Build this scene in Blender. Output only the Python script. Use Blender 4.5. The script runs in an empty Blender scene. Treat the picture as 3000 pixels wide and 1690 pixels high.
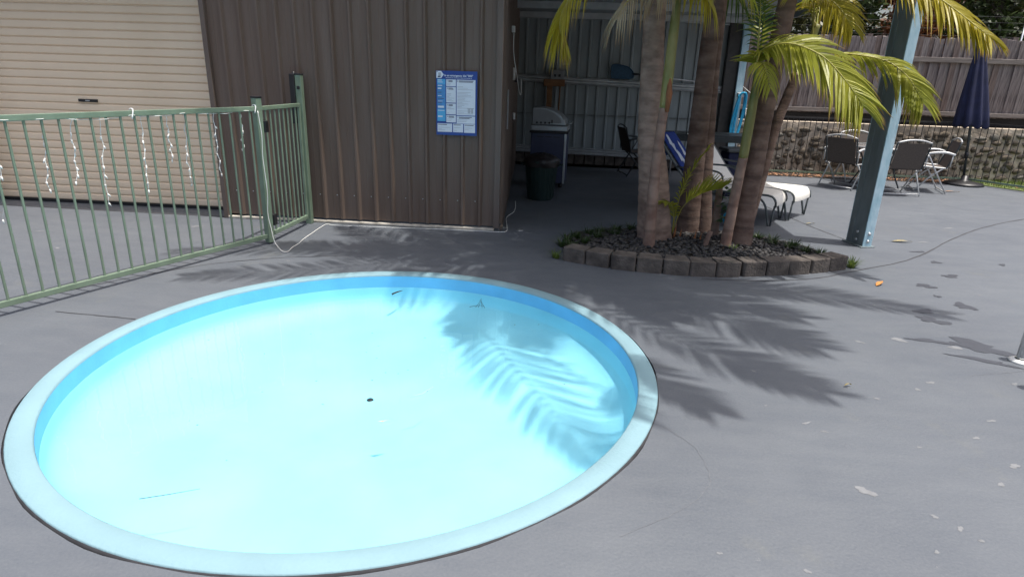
import bpy, bmesh, math, random
from mathutils import Vector, Matrix
R = math.radians
rnd = random.Random(7)
sc = bpy.context.scene
col = sc.collection
V = Vector

# ------------------------------------------------------------------ camera
cam_d = bpy.data.cameras.new('camera')
cam_d.sensor_width = 36.0
cam_d.sensor_fit = 'HORIZONTAL'
cam_d.lens = 21.708
cam_d.clip_start = 0.05
cam_d.clip_end = 600
cam = bpy.data.objects.new('camera', cam_d)
col.objects.link(cam)
fw = V((-0.07166728, 0.94304281, -0.32486006)); rt = V((0.99582587, 0.08610691, 0.03027263)); up = V((-0.05652109, 0.32133449, 0.94527748))
m = Matrix.Identity(4)
for i in range(3):
    m[i][0] = rt[i]; m[i][1] = up[i]; m[i][2] = -fw[i]
m[2][3] = 1.5529
cam.matrix_world = m
sc.camera = cam

# ------------------------------------------------------------------ sky, sun, exposure
SUN_EL, SUN_AZ = 75.3, 101.0            # azimuth clockwise from +Y
w = bpy.data.worlds.new('World'); sc.world = w; w.use_nodes = True
nt = w.node_tree; nt.nodes.clear()
sky = nt.nodes.new('ShaderNodeTexSky'); sky.sky_type = 'NISHITA'; sky.sun_disc = False
sky.sun_elevation = R(SUN_EL); sky.sun_rotation = R(SUN_AZ)
sky.air_density = 1.0; sky.dust_density = 6.0; sky.ozone_density = 1.0
bg = nt.nodes.new('ShaderNodeBackground'); bg.inputs[1].default_value = 0.15
wo = nt.nodes.new('ShaderNodeOutputWorld')
nt.links.new(sky.outputs[0], bg.inputs[0]); nt.links.new(bg.outputs[0], wo.inputs[0])
sun_d = bpy.data.lights.new('sun', 'SUN'); sun_d.energy = 3.6; sun_d.angle = R(0.75); sun_d.color = (1.0, 0.96, 0.9)
sun = bpy.data.objects.new('sun', sun_d); col.objects.link(sun)
sv = V((math.cos(R(SUN_EL)) * math.sin(R(SUN_AZ)), math.cos(R(SUN_EL)) * math.cos(R(SUN_AZ)), math.sin(R(SUN_EL))))
sun.rotation_euler = (-sv).to_track_quat('-Z', 'Y').to_euler()
sun.location = (6, -4, 14)
vs = sc.view_settings
vs.view_transform = 'Standard'; vs.look = 'None'; vs.exposure = 0.45; vs.gamma = 1.0; vs.use_curve_mapping = False
sc.cycles.max_bounces = 8; sc.cycles.transparent_max_bounces = 12

# ------------------------------------------------------------------ materials
def mat(name, c, rough=0.6, var=0.15, scale=6.0, bump=0.0, bscale=40.0, metal=0.0, spec=0.5, stretch=(1, 1, 1), c2=None, trans=0.0, detail=5.0, coat=0.0):
    ma = bpy.data.materials.new(name); ma.use_nodes = True
    n = ma.node_tree; L = n.links; n.nodes.clear()
    out = n.nodes.new('ShaderNodeOutputMaterial'); p = n.nodes.new('ShaderNodeBsdfPrincipled')
    p.inputs['Roughness'].default_value = rough; p.inputs['Metallic'].default_value = metal
    p.inputs['Specular IOR Level'].default_value = spec
    p.inputs['Coat Weight'].default_value = coat
    tc = n.nodes.new('ShaderNodeTexCoord'); mp = n.nodes.new('ShaderNodeMapping'); mp.inputs['Scale'].default_value = stretch
    L.new(tc.outputs['Object'], mp.inputs[0])
    nz = n.nodes.new('ShaderNodeTexNoise'); nz.inputs['Scale'].default_value = scale; nz.inputs['Detail'].default_value = detail
    L.new(mp.outputs[0], nz.inputs['Vector'])
    cr = n.nodes.new('ShaderNodeValToRGB'); e = cr.color_ramp.elements
    a = tuple(min(1, x * (1 - var)) for x in c); b = tuple(min(1, x * (1 + var)) for x in (c2 or c))
    e[0].position = 0.32; e[0].color = a + (1,); e[1].position = 0.68; e[1].color = b + (1,)
    L.new(nz.outputs['Fac'], cr.inputs[0]); L.new(cr.outputs[0], p.inputs['Base Color'])
    if bump:
        bz = n.nodes.new('ShaderNodeTexNoise'); bz.inputs['Scale'].default_value = bscale; bz.inputs['Detail'].default_value = 6
        L.new(mp.outputs[0], bz.inputs['Vector'])
        bp = n.nodes.new('ShaderNodeBump'); bp.inputs['Strength'].default_value = bump; bp.inputs['Distance'].default_value = 0.01
        L.new(bz.outputs['Fac'], bp.inputs['Height']); L.new(bp.outputs[0], p.inputs['Normal'])
    if trans:
        tr = n.nodes.new('ShaderNodeBsdfTranslucent'); L.new(cr.outputs[0], tr.inputs[0])
        mx = n.nodes.new('ShaderNodeMixShader'); mx.inputs[0].default_value = trans
        L.new(p.outputs[0], mx.inputs[1]); L.new(tr.outputs[0], mx.inputs[2]); L.new(mx.outputs[0], out.inputs[0])
    else:
        L.new(p.outputs[0], out.inputs[0])
    ma['principled'] = p.name
    return ma

def deck_material():
    ma = bpy.data.materials.new('painted_concrete'); ma.use_nodes = True
    n = ma.node_tree; L = n.links
    p = n.nodes['Principled BSDF']
    tc = n.nodes.new('ShaderNodeTexCoord')
    def noise(s, d=5, st=(1, 1, 1), rough=0.5):
        mp = n.nodes.new('ShaderNodeMapping'); mp.inputs['Scale'].default_value = st; L.new(tc.outputs['Object'], mp.inputs[0])
        z = n.nodes.new('ShaderNodeTexNoise'); z.inputs['Scale'].default_value = s; z.inputs['Detail'].default_value = d; z.inputs['Roughness'].default_value = rough
        L.new(mp.outputs[0], z.inputs['Vector']); return z.outputs['Fac']
    def ramp(f, p0, c0, p1, c1):
        r = n.nodes.new('ShaderNodeValToRGB'); e = r.color_ramp.elements
        e[0].position = p0; e[0].color = c0 + (1,); e[1].position = p1; e[1].color = c1 + (1,); L.new(f, r.inputs[0]); return r.outputs[0]
    def mix(f, a, b):
        x = n.nodes.new('ShaderNodeMix'); x.data_type = 'RGBA'
        if isinstance(f, float): x.inputs[0].default_value = f
        else: L.new(f, x.inputs[0])
        for k, v in ((6, a), (7, b)):
            if isinstance(v, tuple): x.inputs[k].default_value = v + (1,)
            else: L.new(v, x.inputs[k])
        return x.outputs[2]
    base = ramp(noise(0.9, 6, (1, 1, 1), 0.6), 0.3, (0.079, 0.090, 0.109), 0.7, (0.113, 0.127, 0.146))
    streak = ramp(noise(2.4, 7, (1.0, 3.2, 1), 0.65), 0.35, (0.085, 0.097, 0.114), 0.7, (0.127, 0.138, 0.150))
    c = mix(0.45, base, streak)
    fine = ramp(noise(95, 3), 0.35, (0, 0, 0), 0.75, (1, 1, 1))
    f1 = n.nodes.new('ShaderNodeMath'); f1.operation = 'MULTIPLY'; f1.inputs[1].default_value = 0.22; L.new(fine, f1.inputs[0])
    c = mix(f1.outputs[0], c, (0.17, 0.18, 0.192))
    worn = ramp(noise(7.5, 9, (1, 1.4, 1), 0.72), 0.66, (0, 0, 0), 0.70, (1, 1, 1))
    f2 = n.nodes.new('ShaderNodeMath'); f2.operation = 'MULTIPLY'; f2.inputs[1].default_value = 0.62; L.new(worn, f2.inputs[0])
    c = mix(f2.outputs[0], c, (0.22, 0.225, 0.23))
    tan = ramp(noise(1.7, 6, (1, 1, 1), 0.7), 0.6, (0, 0, 0), 0.8, (1, 1, 1))
    f3 = n.nodes.new('ShaderNodeMath'); f3.operation = 'MULTIPLY'; f3.inputs[1].default_value = 0.5; L.new(tan, f3.inputs[0])
    c = mix(f3.outputs[0], c, (0.155, 0.158, 0.140))
    L.new(c, p.inputs['Base Color'])
    rr = n.nodes.new('ShaderNodeMapRange'); rr.inputs[3].default_value = 0.42; rr.inputs[4].default_value = 0.72
    L.new(noise(3.0, 6), rr.inputs[0]); L.new(rr.outputs[0], p.inputs['Roughness'])
    p.inputs['Specular IOR Level'].default_value = 0.45
    bp = n.nodes.new('ShaderNodeBump'); bp.inputs['Strength'].default_value = 0.35; bp.inputs['Distance'].default_value = 0.006
    a = n.nodes.new('ShaderNodeMath'); a.operation = 'ADD'; L.new(noise(70, 5), a.inputs[0]); L.new(noise(6, 4), a.inputs[1])
    L.new(a.outputs[0], bp.inputs['Height']); L.new(bp.outputs[0], p.inputs['Normal'])
    return ma

def water_material():
    ma = bpy.data.materials.new('clear_water'); ma.use_nodes = True
    n = ma.node_tree; L = n.links; n.nodes.clear()
    out = n.nodes.new('ShaderNodeOutputMaterial')
    t = n.nodes.new('ShaderNodeBsdfTransparent'); t.inputs[0].default_value = (0.93, 0.985, 0.99, 1)
    g = n.nodes.new('ShaderNodeBsdfGlossy'); g.inputs['Roughness'].default_value = 0.02
    fr = n.nodes.new('ShaderNodeFresnel'); fr.inputs[0].default_value = 1.33
    tc = n.nodes.new('ShaderNodeTexCoord'); z = n.nodes.new('ShaderNodeTexNoise'); z.inputs['Scale'].default_value = 5; z.inputs['Detail'].default_value = 2
    L.new(tc.outputs['Object'], z.inputs['Vector'])
    bp = n.nodes.new('ShaderNodeBump'); bp.inputs['Strength'].default_value = 0.06; bp.inputs['Distance'].default_value = 0.02
    L.new(z.outputs['Fac'], bp.inputs['Height']); L.new(bp.outputs[0], g.inputs['Normal']); L.new(bp.outputs[0], fr.inputs['Normal'])
    mx = n.nodes.new('ShaderNodeMixShader'); L.new(fr.outputs[0], mx.inputs[0]); L.new(t.outputs[0], mx.inputs[1]); L.new(g.outputs[0], mx.inputs[2])
    L.new(mx.outputs[0], out.inputs[0]); return ma

def leaf_mat(name, c, c2, trans=0.35, rough=0.4):
    ma = mat(name, c, rough, 0.12, 3.0, c2=c2, trans=trans, spec=0.4)
    n = ma.node_tree; L = n.links; p = n.nodes[ma['principled']]; src = p.inputs['Base Color'].links[0].from_socket   # browned leaf tips
    at = n.nodes.new('ShaderNodeAttribute'); at.attribute_name = 'tip'
    cr = n.nodes.new('ShaderNodeMapRange'); cr.inputs[1].default_value = 0.84; cr.inputs[2].default_value = 1.06; L.new(at.outputs['Fac'], cr.inputs[0])
    mx = n.nodes.new('ShaderNodeMix'); mx.data_type = 'RGBA'; L.new(cr.outputs[0], mx.inputs[0]); L.new(src, mx.inputs[6]); mx.inputs[7].default_value = (0.33, 0.20, 0.08, 1)
    for l in list(src.links):
        if l.to_node != mx: L.new(mx.outputs[2], l.to_socket)
    return ma

K = {}
K['deck'] = deck_material()
K['water'] = water_material()
K['soil'] = mat('dark_soil', (0.045, 0.036, 0.03), 0.95, 0.4, 12, 0.8, 50)
K['ground'] = mat('dry_earth', (0.11, 0.09, 0.065), 0.95, 0.35, 2, 0.6, 20)
K['rim'] = mat('pale_blue_rim_paint', (0.212, 0.34, 0.385), 0.75, 0.06, 3, 0.25, 60, spec=0.25, detail=8)
K['basin'] = mat('aqua_pool_paint', (0.268, 0.60, 0.74), 0.6, 0.05, 2.2, 0.12, 50, c2=(0.284, 0.615, 0.745), detail=8)
K['band'] = mat('blue_band_paint', (0.125, 0.455, 0.75), 0.5, 0.07, 5, 0.1, 50)
K['black'] = mat('black_plastic', (0.012, 0.012, 0.014), 0.4, 0.2, 8)
K['brown'] = mat('brown_steel_cladding', (0.133, 0.095, 0.074), 0.5, 0.10, 2.5, 0.04, 25, stretch=(5, 5, 0.35), spec=0.35, c2=(0.135, 0.103, 0.085))
K['brown2'] = mat('brown_steel_trim', (0.118, 0.092, 0.078), 0.5, 0.12, 3, stretch=(4, 4, 0.4))
K['cream'] = mat('cream_flashing', (0.48, 0.445, 0.38), 0.6, 0.3, 12)
K['roller'] = mat('beige_roller_door', (0.81, 0.655, 0.475), 0.5, 0.05, 1.2, 0.03, 14, c2=(0.82, 0.67, 0.495), spec=0.3)
K['zinc'] = mat('zincalume_steel', (0.30, 0.335, 0.345), 0.5, 0.12, 3, 0.05, 30, metal=0.2, stretch=(4, 4, 0.5))
K['galv'] = mat('galvanised_steel', (0.50, 0.53, 0.55), 0.38, 0.12, 9, metal=0.8)
K['girt'] = mat('dull_galvanised_girt', (0.46, 0.48, 0.49), 0.45, 0.15, 5, metal=0.5)
K['postshade'] = mat('grey_green_post_shade', (0.165, 0.20, 0.21), 0.55, 0.2, 9, 0.2, 40, stretch=(1, 1, 0.3))  # shade on the blue post's left side, put into the colour; other steel shares it
K['wire'] = mat('dull_wire', (0.10, 0.10, 0.10), 0.6, 0.1, 5)
K['bluepaint'] = mat('flaking_blue_paint', (0.30, 0.50, 0.59), 0.5, 0.10, 14, 0.3, 50, c2=(0.42, 0.56, 0.63), stretch=(1, 1, 0.4), detail=9)
K['greenpaint'] = mat('green_powdercoat', (0.15, 0.208, 0.148), 0.45, 0.1, 5, c2=(0.172, 0.232, 0.17))
K['white'] = mat('white_plastic', (0.78, 0.78, 0.75), 0.4, 0.05, 10)
K['trunk'] = mat('grey_palm_trunk', (0.215, 0.14, 0.107), 0.85, 0.25, 7, 0.6, 35, c2=(0.27, 0.19, 0.15), stretch=(1, 1, 2.0), detail=8)
K['trunk2'] = mat('brown_palm_trunk', (0.13, 0.076, 0.058), 0.85, 0.3, 6, 0.6, 35, c2=(0.155, 0.105, 0.083), stretch=(1, 1, 2.2), detail=8)
K['trunk3'] = mat('reddish_young_trunk', (0.21, 0.12, 0.09), 0.8, 0.25, 8, 0.4, 40, c2=(0.23, 0.155, 0.12))
def ring_scars(ma, c, dens, dist, amt):
    n = ma.node_tree; L = n.links; p = n.nodes[ma['principled']]; src = p.inputs['Base Color'].links[0].from_socket
    tc = n.nodes.new('ShaderNodeTexCoord'); wv = n.nodes.new('ShaderNodeTexWave'); wv.wave_type = 'BANDS'; wv.bands_direction = 'Z'
    wv.inputs['Scale'].default_value = dens; wv.inputs['Distortion'].default_value = dist; wv.inputs['Detail'].default_value = 3; wv.inputs['Detail Scale'].default_value = 1.5
    L.new(tc.outputs['Object'], wv.inputs['Vector'])
    cr = n.nodes.new('ShaderNodeValToRGB'); e = cr.color_ramp.elements; e[0].position = .0; e[0].color = (amt, amt, amt, 1); e[1].position = .07; e[1].color = (0, 0, 0, 1)
    L.new(wv.outputs['Fac'], cr.inputs[0]); mx = n.nodes.new('ShaderNodeMix'); mx.data_type = 'RGBA'
    L.new(cr.outputs[0], mx.inputs[0]); L.new(src, mx.inputs[6]); mx.inputs[7].default_value = c + (1,); L.new(mx.outputs[2], p.inputs['Base Color'])
ring_scars(K['trunk'], (.13, .09, .072), 1.5, 1.2, .3); ring_scars(K['trunk2'], (.05, .034, .028), 1.3, 1.2, .45); ring_scars(K['trunk3'], (.09, .055, .042), 1.3, 1.0, .5)
K['shaft'] = mat('green_crownshaft', (0.15, 0.18, 0.042), 0.45, 0.3, 6, c2=(0.22, 0.19, 0.07), stretch=(1, 1, 0.5))
K['boot'] = mat('dry_leaf_sheath', (0.20, 0.08, 0.032), 0.8, 0.4, 18, 0.4, 40, stretch=(1, 1, 0.4))
K['rachis'] = mat('frond_rib', (0.34, 0.31, 0.07), 0.5, 0.2, 8)
K['frond'] = leaf_mat('palm_leaflet', (0.28, 0.31, 0.032), (0.40, 0.40, 0.055), 0.45)
K['frond_y'] = leaf_mat('yellow_palm_leaflet', (0.36, 0.31, 0.02), (0.42, 0.36, 0.035), 0.42)
K['frond_d'] = leaf_mat('dark_palm_leaflet', (0.06, 0.11, 0.022), (0.09, 0.14, 0.03), 0.3)
K['dead'] = leaf_mat('dry_palm_leaflet', (0.33, 0.25, 0.14), (0.40, 0.34, 0.24), 0.25, 0.7)
K['mondo'] = leaf_mat('strappy_leaf', (0.03, 0.055, 0.016), (0.055, 0.095, 0.025), 0.25)
K['grass'] = leaf_mat('lawn_grass', (0.10, 0.17, 0.03), (0.18, 0.23, 0.05), 0.3)
K['lawn'] = mat('lawn_soil', (0.10, 0.13, 0.035), 0.9, 0.35, 6, 0.5, 60)
K['block'] = mat('concrete_edging_block', (0.075, 0.064, 0.057), 0.95, 0.25, 9, 1.0, 55, c2=(0.115, 0.098, 0.085), detail=9)
K['pebble'] = mat('dark_pebble', (0.016, 0.016, 0.018), 0.65, 0.6, 22, 0.3, 60, c2=(0.05, 0.046, 0.044))
K['mortar'] = mat('sandy_mortar', (0.36, 0.295, 0.225), 0.95, 0.25, 7, 1.0, 28, c2=(0.46, 0.39, 0.31), detail=9)
K['stone'] = mat('brown_field_stone', (0.075, 0.058, 0.042), 0.85, 0.4, 14, 0.7, 40, c2=(0.16, 0.13, 0.095))
K['stone2'] = mat('grey_field_stone', (0.085, 0.08, 0.07), 0.85, 0.4, 14, 0.7, 40, c2=(0.17, 0.155, 0.13))
K['timber'] = mat('weathered_paling', (0.135, 0.11, 0.105), 0.9, 0.3, 8, 0.7, 30, c2=(0.21, 0.18, 0.175), stretch=(6, 6, 0.5), detail=9)
K['timber2'] = mat('grey_weathered_paling', (0.165, 0.14, 0.132), 0.9, 0.3, 8, 0.7, 30, c2=(0.235, 0.205, 0.195), stretch=(6, 6, 0.5), detail=9)
K['timber3'] = mat('brown_weathered_paling', (0.125, 0.09, 0.078), 0.9, 0.3, 8, 0.7, 30, c2=(0.175, 0.135, 0.12), stretch=(6, 6, 0.5), detail=9)
K['rail'] = mat('weathered_fence_rail', (0.19, 0.165, 0.15), 0.9, 0.25, 8, 0.5, 30, stretch=(0.5, 4, 4))
K['sleeper'] = mat('dark_timber_plinth', (0.02, 0.017, 0.015), 0.95, 0.4, 6, 0.5, 20, stretch=(0.5, 3, 3))
K['ironbar'] = mat('dark_tubular_steel', (0.035, 0.032, 0.03), 0.5, 0.25, 12)
K['bark'] = mat('tree_bark', (0.085, 0.07, 0.06), 0.95, 0.35, 9, 0.9, 25, stretch=(3, 3, 0.7))
K['leafA'] = leaf_mat('dark_tree_leaf', (0.022, 0.04, 0.012), (0.05, 0.075, 0.02), 0.25)
K['leafB'] = leaf_mat('olive_tree_leaf', (0.04, 0.05, 0.015), (0.09, 0.09, 0.03), 0.25)
K['leafC'] = leaf_mat('rusty_tree_leaf', (0.14, 0.045, 0.018), (0.22, 0.10, 0.045), 0.3)
K['litter'] = mat('dry_fallen_leaf', (0.24, 0.09, 0.05), 0.85, 0.5, 20, c2=(0.35, 0.19, 0.10))
K['alu'] = mat('white_aluminium_tube', (0.54, 0.55, 0.55), 0.4, 0.05, 10, metal=0.3)
K['gtube'] = mat('grey_aluminium_tube', (0.36, 0.38, 0.39), 0.4, 0.1, 10, metal=0.4)
K['dtube'] = mat('charcoal_steel_tube', (0.05, 0.058, 0.062), 0.38, 0.15, 10, metal=0.2)
K['gtube2'] = mat('dark_grey_lounger_tube', (0.10, 0.115, 0.12), 0.35, 0.1, 10, metal=0.3)
K['sling'] = mat('brown_mesh_sling', (0.085, 0.068, 0.058), 0.75, 0.15, 60, 0.3, 180)
K['whitesling'] = mat('white_mesh_sling', (0.74, 0.72, 0.66), 0.7, 0.04, 30, 0.25, 220)
K['towel'] = mat('blue_towel', (0.012, 0.04, 0.24), 0.95, 0.15, 25, 0.8, 150)
K['print'] = mat('white_towel_print', (0.62, 0.66, 0.74), 0.95, 0.08, 25, 0.6, 150)
K['navy'] = mat('navy_canvas', (0.012, 0.016, 0.052), 0.85, 0.25, 7, 0.4, 80)
K['hood'] = mat('brushed_grill_hood', (0.42, 0.44, 0.46), 0.35, 0.1, 6, metal=0.5)
K['cabinet'] = mat('navy_grill_cabinet', (0.05, 0.062, 0.12), 0.4, 0.12, 6)
K['binmat'] = mat('dark_green_bin', (0.012, 0.03, 0.028), 0.55, 0.15, 6)
K['bag'] = mat('black_bin_liner', (0.018, 0.014, 0.015), 0.4, 0.3, 12, 0.6, 20)
K['glass'] = mat('smoked_glass_top', (0.19, 0.18, 0.175), 0.12, 0.1, 5)
K['netblue'] = mat('blue_skimmer_net', (0.028, 0.085, 0.15), 0.6, 0.15, 30)
K['hose'] = mat('cyan_hose', (0.03, 0.42, 0.72), 0.35, 0.1, 20)
K['wood'] = mat('timber_bracket', (0.24, 0.12, 0.055), 0.8, 0.25, 10, stretch=(0.4, 3, 3))
K['signblue'] = mat('sign_dark_blue', (0.018, 0.065, 0.30), 0.35, 0.05, 5)
K['signmid'] = mat('sign_mid_blue', (0.07, 0.27, 0.58), 0.35, 0.12, 30)
K['signcyan'] = mat('sign_light_blue', (0.09, 0.42, 0.74), 0.35, 0.05, 5)
K['signwhite'] = mat('sign_white', (0.70, 0.77, 0.86), 0.35, 0.03, 5)
K['signgrey'] = mat('sign_grey_print', (0.40, 0.44, 0.50), 0.4, 0.1, 5)
K['signink'] = mat('sign_dark_print', (0.06, 0.07, 0.13), 0.4, 0.1, 5)
K['steel'] = mat('stainless_steel', (0.60, 0.62, 0.63), 0.22, 0.12, 14, metal=0.95)
K['joint'] = mat('dark_joint', (0.05, 0.05, 0.055), 0.9, 0.2, 20)
K['stain'] = mat('dark_bare_patch', (0.055, 0.058, 0.068), 0.45, 0.12, 18)
K['flake'] = mat('pale_worn_patch', (0.175, 0.182, 0.192), 0.8, 0.12, 30)
K['crack'] = mat('pale_hairline', (0.138, 0.147, 0.162), 0.8, 0.1, 30)
K['strip'] = mat('pale_metal_strip', (0.30, 0.31, 0.32), 0.5, 0.1, 8)
K['leaf_o'] = mat('orange_dry_leaf', (0.50, 0.22, 0.06), 0.7, 0.3, 30)
K['leaf_y'] = mat('yellow_dry_leaf', (0.38, 0.30, 0.10), 0.7, 0.3, 30)
K['twig'] = mat('dark_twig', (0.03, 0.026, 0.02), 0.9, 0.3, 30)
K['shrub'] = leaf_mat('shrub_leaf', (0.035, 0.085, 0.03), (0.07, 0.15, 0.05), 0.3)

# ------------------------------------------------------------------ helpers
class MB:
    def __init__(s): s.v = []; s.f = []; s.sm = []
    def add(s, vs, fs, smooth=False):
        b = len(s.v); s.v += [tuple(x) for x in vs]
        for f in fs: s.f.append(tuple(i + b for i in f)); s.sm.append(smooth)
        return s
    def box(s, c, d, rz=0.0, rot=None):
        q = rot or Matrix.Rotation(rz, 3, 'Z'); c = V(c)
        vs = [c + q @ V((x * d[0] / 2, y * d[1] / 2, z * d[2] / 2)) for x in (-1, 1) for y in (-1, 1) for z in (-1, 1)]
        return s.add(vs, [(0, 1, 3, 2), (4, 6, 7, 5), (0, 4, 5, 1), (2, 3, 7, 6), (0, 2, 6, 4), (1, 5, 7, 3)])
    def beam(s, a, b, wd, ht, upv=(0, 0, 1)):
        a = V(a); b = V(b); t = (b - a).normalized(); sd = t.cross(V(upv)).normalized(); u = sd.cross(t)
        vs = [p + sd * x * wd / 2 + u * z * ht / 2 for p in (a, b) for x in (-1, 1) for z in (-1, 1)]
        return s.add(vs, [(0, 1, 3, 2), (4, 6, 7, 5), (0, 4, 5, 1), (2, 3, 7, 6), (0, 2, 6, 4), (1, 5, 7, 3)])
    def tube(s, pts, r, n=8, caps=True, smooth=True):
        pts = [V(p) for p in pts]; k = len(pts); rs = r if isinstance(r, (list, tuple)) else [r] * k
        t0 = (pts[1] - pts[0]).normalized(); ref = V((0, 0, 1)) if abs(t0.z) < .9 else V((1, 0, 0))
        u = (ref - t0 * ref.dot(t0)).normalized(); vs = []
        for i, p in enumerate(pts):
            t = (pts[min(i + 1, k - 1)] - pts[max(i - 1, 0)]).normalized()
            u = (u - t * u.dot(t)).normalized(); b = t.cross(u)
            for j in range(n):
                a = 2 * math.pi * j / n; vs.append(p + (u * math.cos(a) + b * math.sin(a)) * rs[i])
        fs = [(i * n + j, i * n + (j + 1) % n, (i + 1) * n + (j + 1) % n, (i + 1) * n + j) for i in range(k - 1) for j in range(n)]
        s.add(vs, fs, smooth)
        if caps:
            b = len(s.v) - n * k
            s.f.append(tuple(b + j for j in reversed(range(n)))); s.sm.append(False)
            s.f.append(tuple(b + (k - 1) * n + j for j in range(n))); s.sm.append(False)
        return s
    def lathe(s, prof, c, n=24, smooth=True):
        c = V(c); vs = [c + V((r * math.cos(2 * math.pi * j / n), r * math.sin(2 * math.pi * j / n), z)) for r, z in prof for j in range(n)]
        fs = [(i * n + j, i * n + (j + 1) % n, (i + 1) * n + (j + 1) % n, (i + 1) * n + j) for i in range(len(prof) - 1) for j in range(n)]
        return s.add(vs, fs, smooth)
    def prism(s, poly, a, b):
        """poly: list of 3D offsets, extruded from a to b"""
        n = len(poly); a = V(a); b = V(b)
        vs = [a + V(p) for p in poly] + [b + V(p) for p in poly]
        fs = [(i, (i + 1) % n, n + (i + 1) % n, n + i) for i in range(n)] + [tuple(reversed(range(n))), tuple(range(n, 2 * n))]
        return s.add(vs, fs)
    def mesh(s, name):
        me = bpy.data.meshes.new(name); me.from_pydata(s.v, [], s.f)
        me.polygons.foreach_set('use_smooth', s.sm)
        bm = bmesh.new(); bm.from_mesh(me); bmesh.ops.recalc_face_normals(bm, faces=bm.faces); bm.to_mesh(me); bm.free()
        me.update(); return me
    def build(s, name, m, parent=None, world=False, bevel=0.0):
        return link(name, s.mesh(name), m, parent, world, bevel)

def link(name, me, m, parent=None, world=False, bevel=0.0):
    if m is not None and not me.materials: me.materials.append(K[m] if isinstance(m, str) else m)
    o = bpy.data.objects.new(name, me); col.objects.link(o)
    if parent:
        o.parent = parent
        if world: o.matrix_parent_inverse = (Matrix.Translation(parent.location) @ parent.rotation_euler.to_matrix().to_4x4()).inverted()
    if bevel:
        b = o.modifiers.new('bevel', 'BEVEL'); b.width = bevel; b.segments = 2; b.limit_method = 'ANGLE'
    return o

def tag(o, label=None, cat=None, group=None, kind=None):
    if label: o['label'] = label
    if cat: o['category'] = cat
    if group: o['group'] = group
    if kind: o['kind'] = kind
    return o

def empty(name, loc, rz=0.0, label=None, cat=None, group=None):
    o = bpy.data.objects.new(name, None); col.objects.link(o); o.empty_display_size = 0.1
    o.location = loc; o.rotation_euler = (0, 0, rz)
    return tag(o, label, cat, group)

def copy_tree(o, parent=None):
    c = o.copy(); col.objects.link(c); c.parent = parent
    for ch in o.children: copy_tree(ch, c)
    return c

def curve(pts, n):
    """Catmull-Rom through pts, n samples"""
    P = [V(p) for p in pts]; P = [P[0] * 2 - P[1]] + P + [P[-1] * 2 - P[-2]]; out = []
    k = len(P) - 3
    for i in range(n):
        t = i / (n - 1) * k; j = min(int(t), k - 1); u = t - j
        a, b, c, d = P[j:j + 4]
        out.append(0.5 * ((2 * b) + (c - a) * u + (2 * a - 5 * b + 4 * c - d) * u * u + (3 * b - a - 3 * c + d) * u ** 3))
    return out

def blob(cx, cy, rx, ry, z, n=18, rough=0.3, rz=0.0, seed=0):
    g = random.Random(seed); ph = [g.uniform(0, 6.28) for _ in range(4)]; vs = []
    for j in range(n):
        a = 2 * math.pi * j / n
        k = 1 + rough * (0.5 * math.sin(2 * a + ph[0]) + 0.4 * math.sin(3 * a + ph[1]) + 0.35 * math.sin(5 * a + ph[2]) + 0.2 * math.sin(8 * a + ph[3]))
        x = rx * k * math.cos(a); y = ry * k * math.sin(a)
        vs.append((cx + x * math.cos(rz) - y * math.sin(rz), cy + x * math.sin(rz) + y * math.cos(rz), z))
    return MB().add(vs, [tuple(range(n))])

# ------------------------------------------------------------------ ground, deck
PC = V((-1.0615, 3.1388, 0)); PR = 1.634
g = MB(); g.add([(-250, -250, -0.75), (250, -250, -0.75), (250, 250, -0.75), (-250, 250, -0.75)], [(0, 1, 2, 3)])
tag(g.build('ground', 'ground'), kind='structure')

X0, X1, Y0, Y1 = -11.0, 13.0, -7.0, 11.62
angs = sorted([2 * math.pi * i / 128 for i in range(128)] + [math.atan2(y - PC.y, x - PC.x) % (2 * math.pi) for x in (X0, X1) for y in (Y0, Y1)])
dm = MB(); vin, vout = [], []
for a in angs:
    c, s_ = math.cos(a), math.sin(a)
    ts = []
    if c > 1e-9: ts.append((X1 - PC.x) / c)
    if c < -1e-9: ts.append((X0 - PC.x) / c)
    if s_ > 1e-9: ts.append((Y1 - PC.y) / s_)
    if s_ < -1e-9: ts.append((Y0 - PC.y) / s_)
    t = min(ts); rr = PR + 0.009 + 0.004 * math.sin(9 * a) + 0.003 * math.sin(23 * a)
    vin.append((PC.x + rr * c, PC.y + rr * s_, 0)); vout.append((PC.x + t * c, PC.y + t * s_, 0))
n = len(angs)
vb = [(x, y, -0.14) for x, y, z in vin]; vo = [(x, y, -0.8) for x, y, z in vout]
dm.add(vin + vout + vb + vo, [(i, n + i, n + (i + 1) % n, (i + 1) % n) for i in range(n)] + [(i, (i + 1) % n, 2 * n + (i + 1) % n, 2 * n + i) for i in range(n)] + [(n + i, 3 * n + i, 3 * n + (i + 1) % n, n + (i + 1) % n) for i in range(n)])
deck = tag(dm.build('pool_deck', 'deck'), kind='structure')

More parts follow.
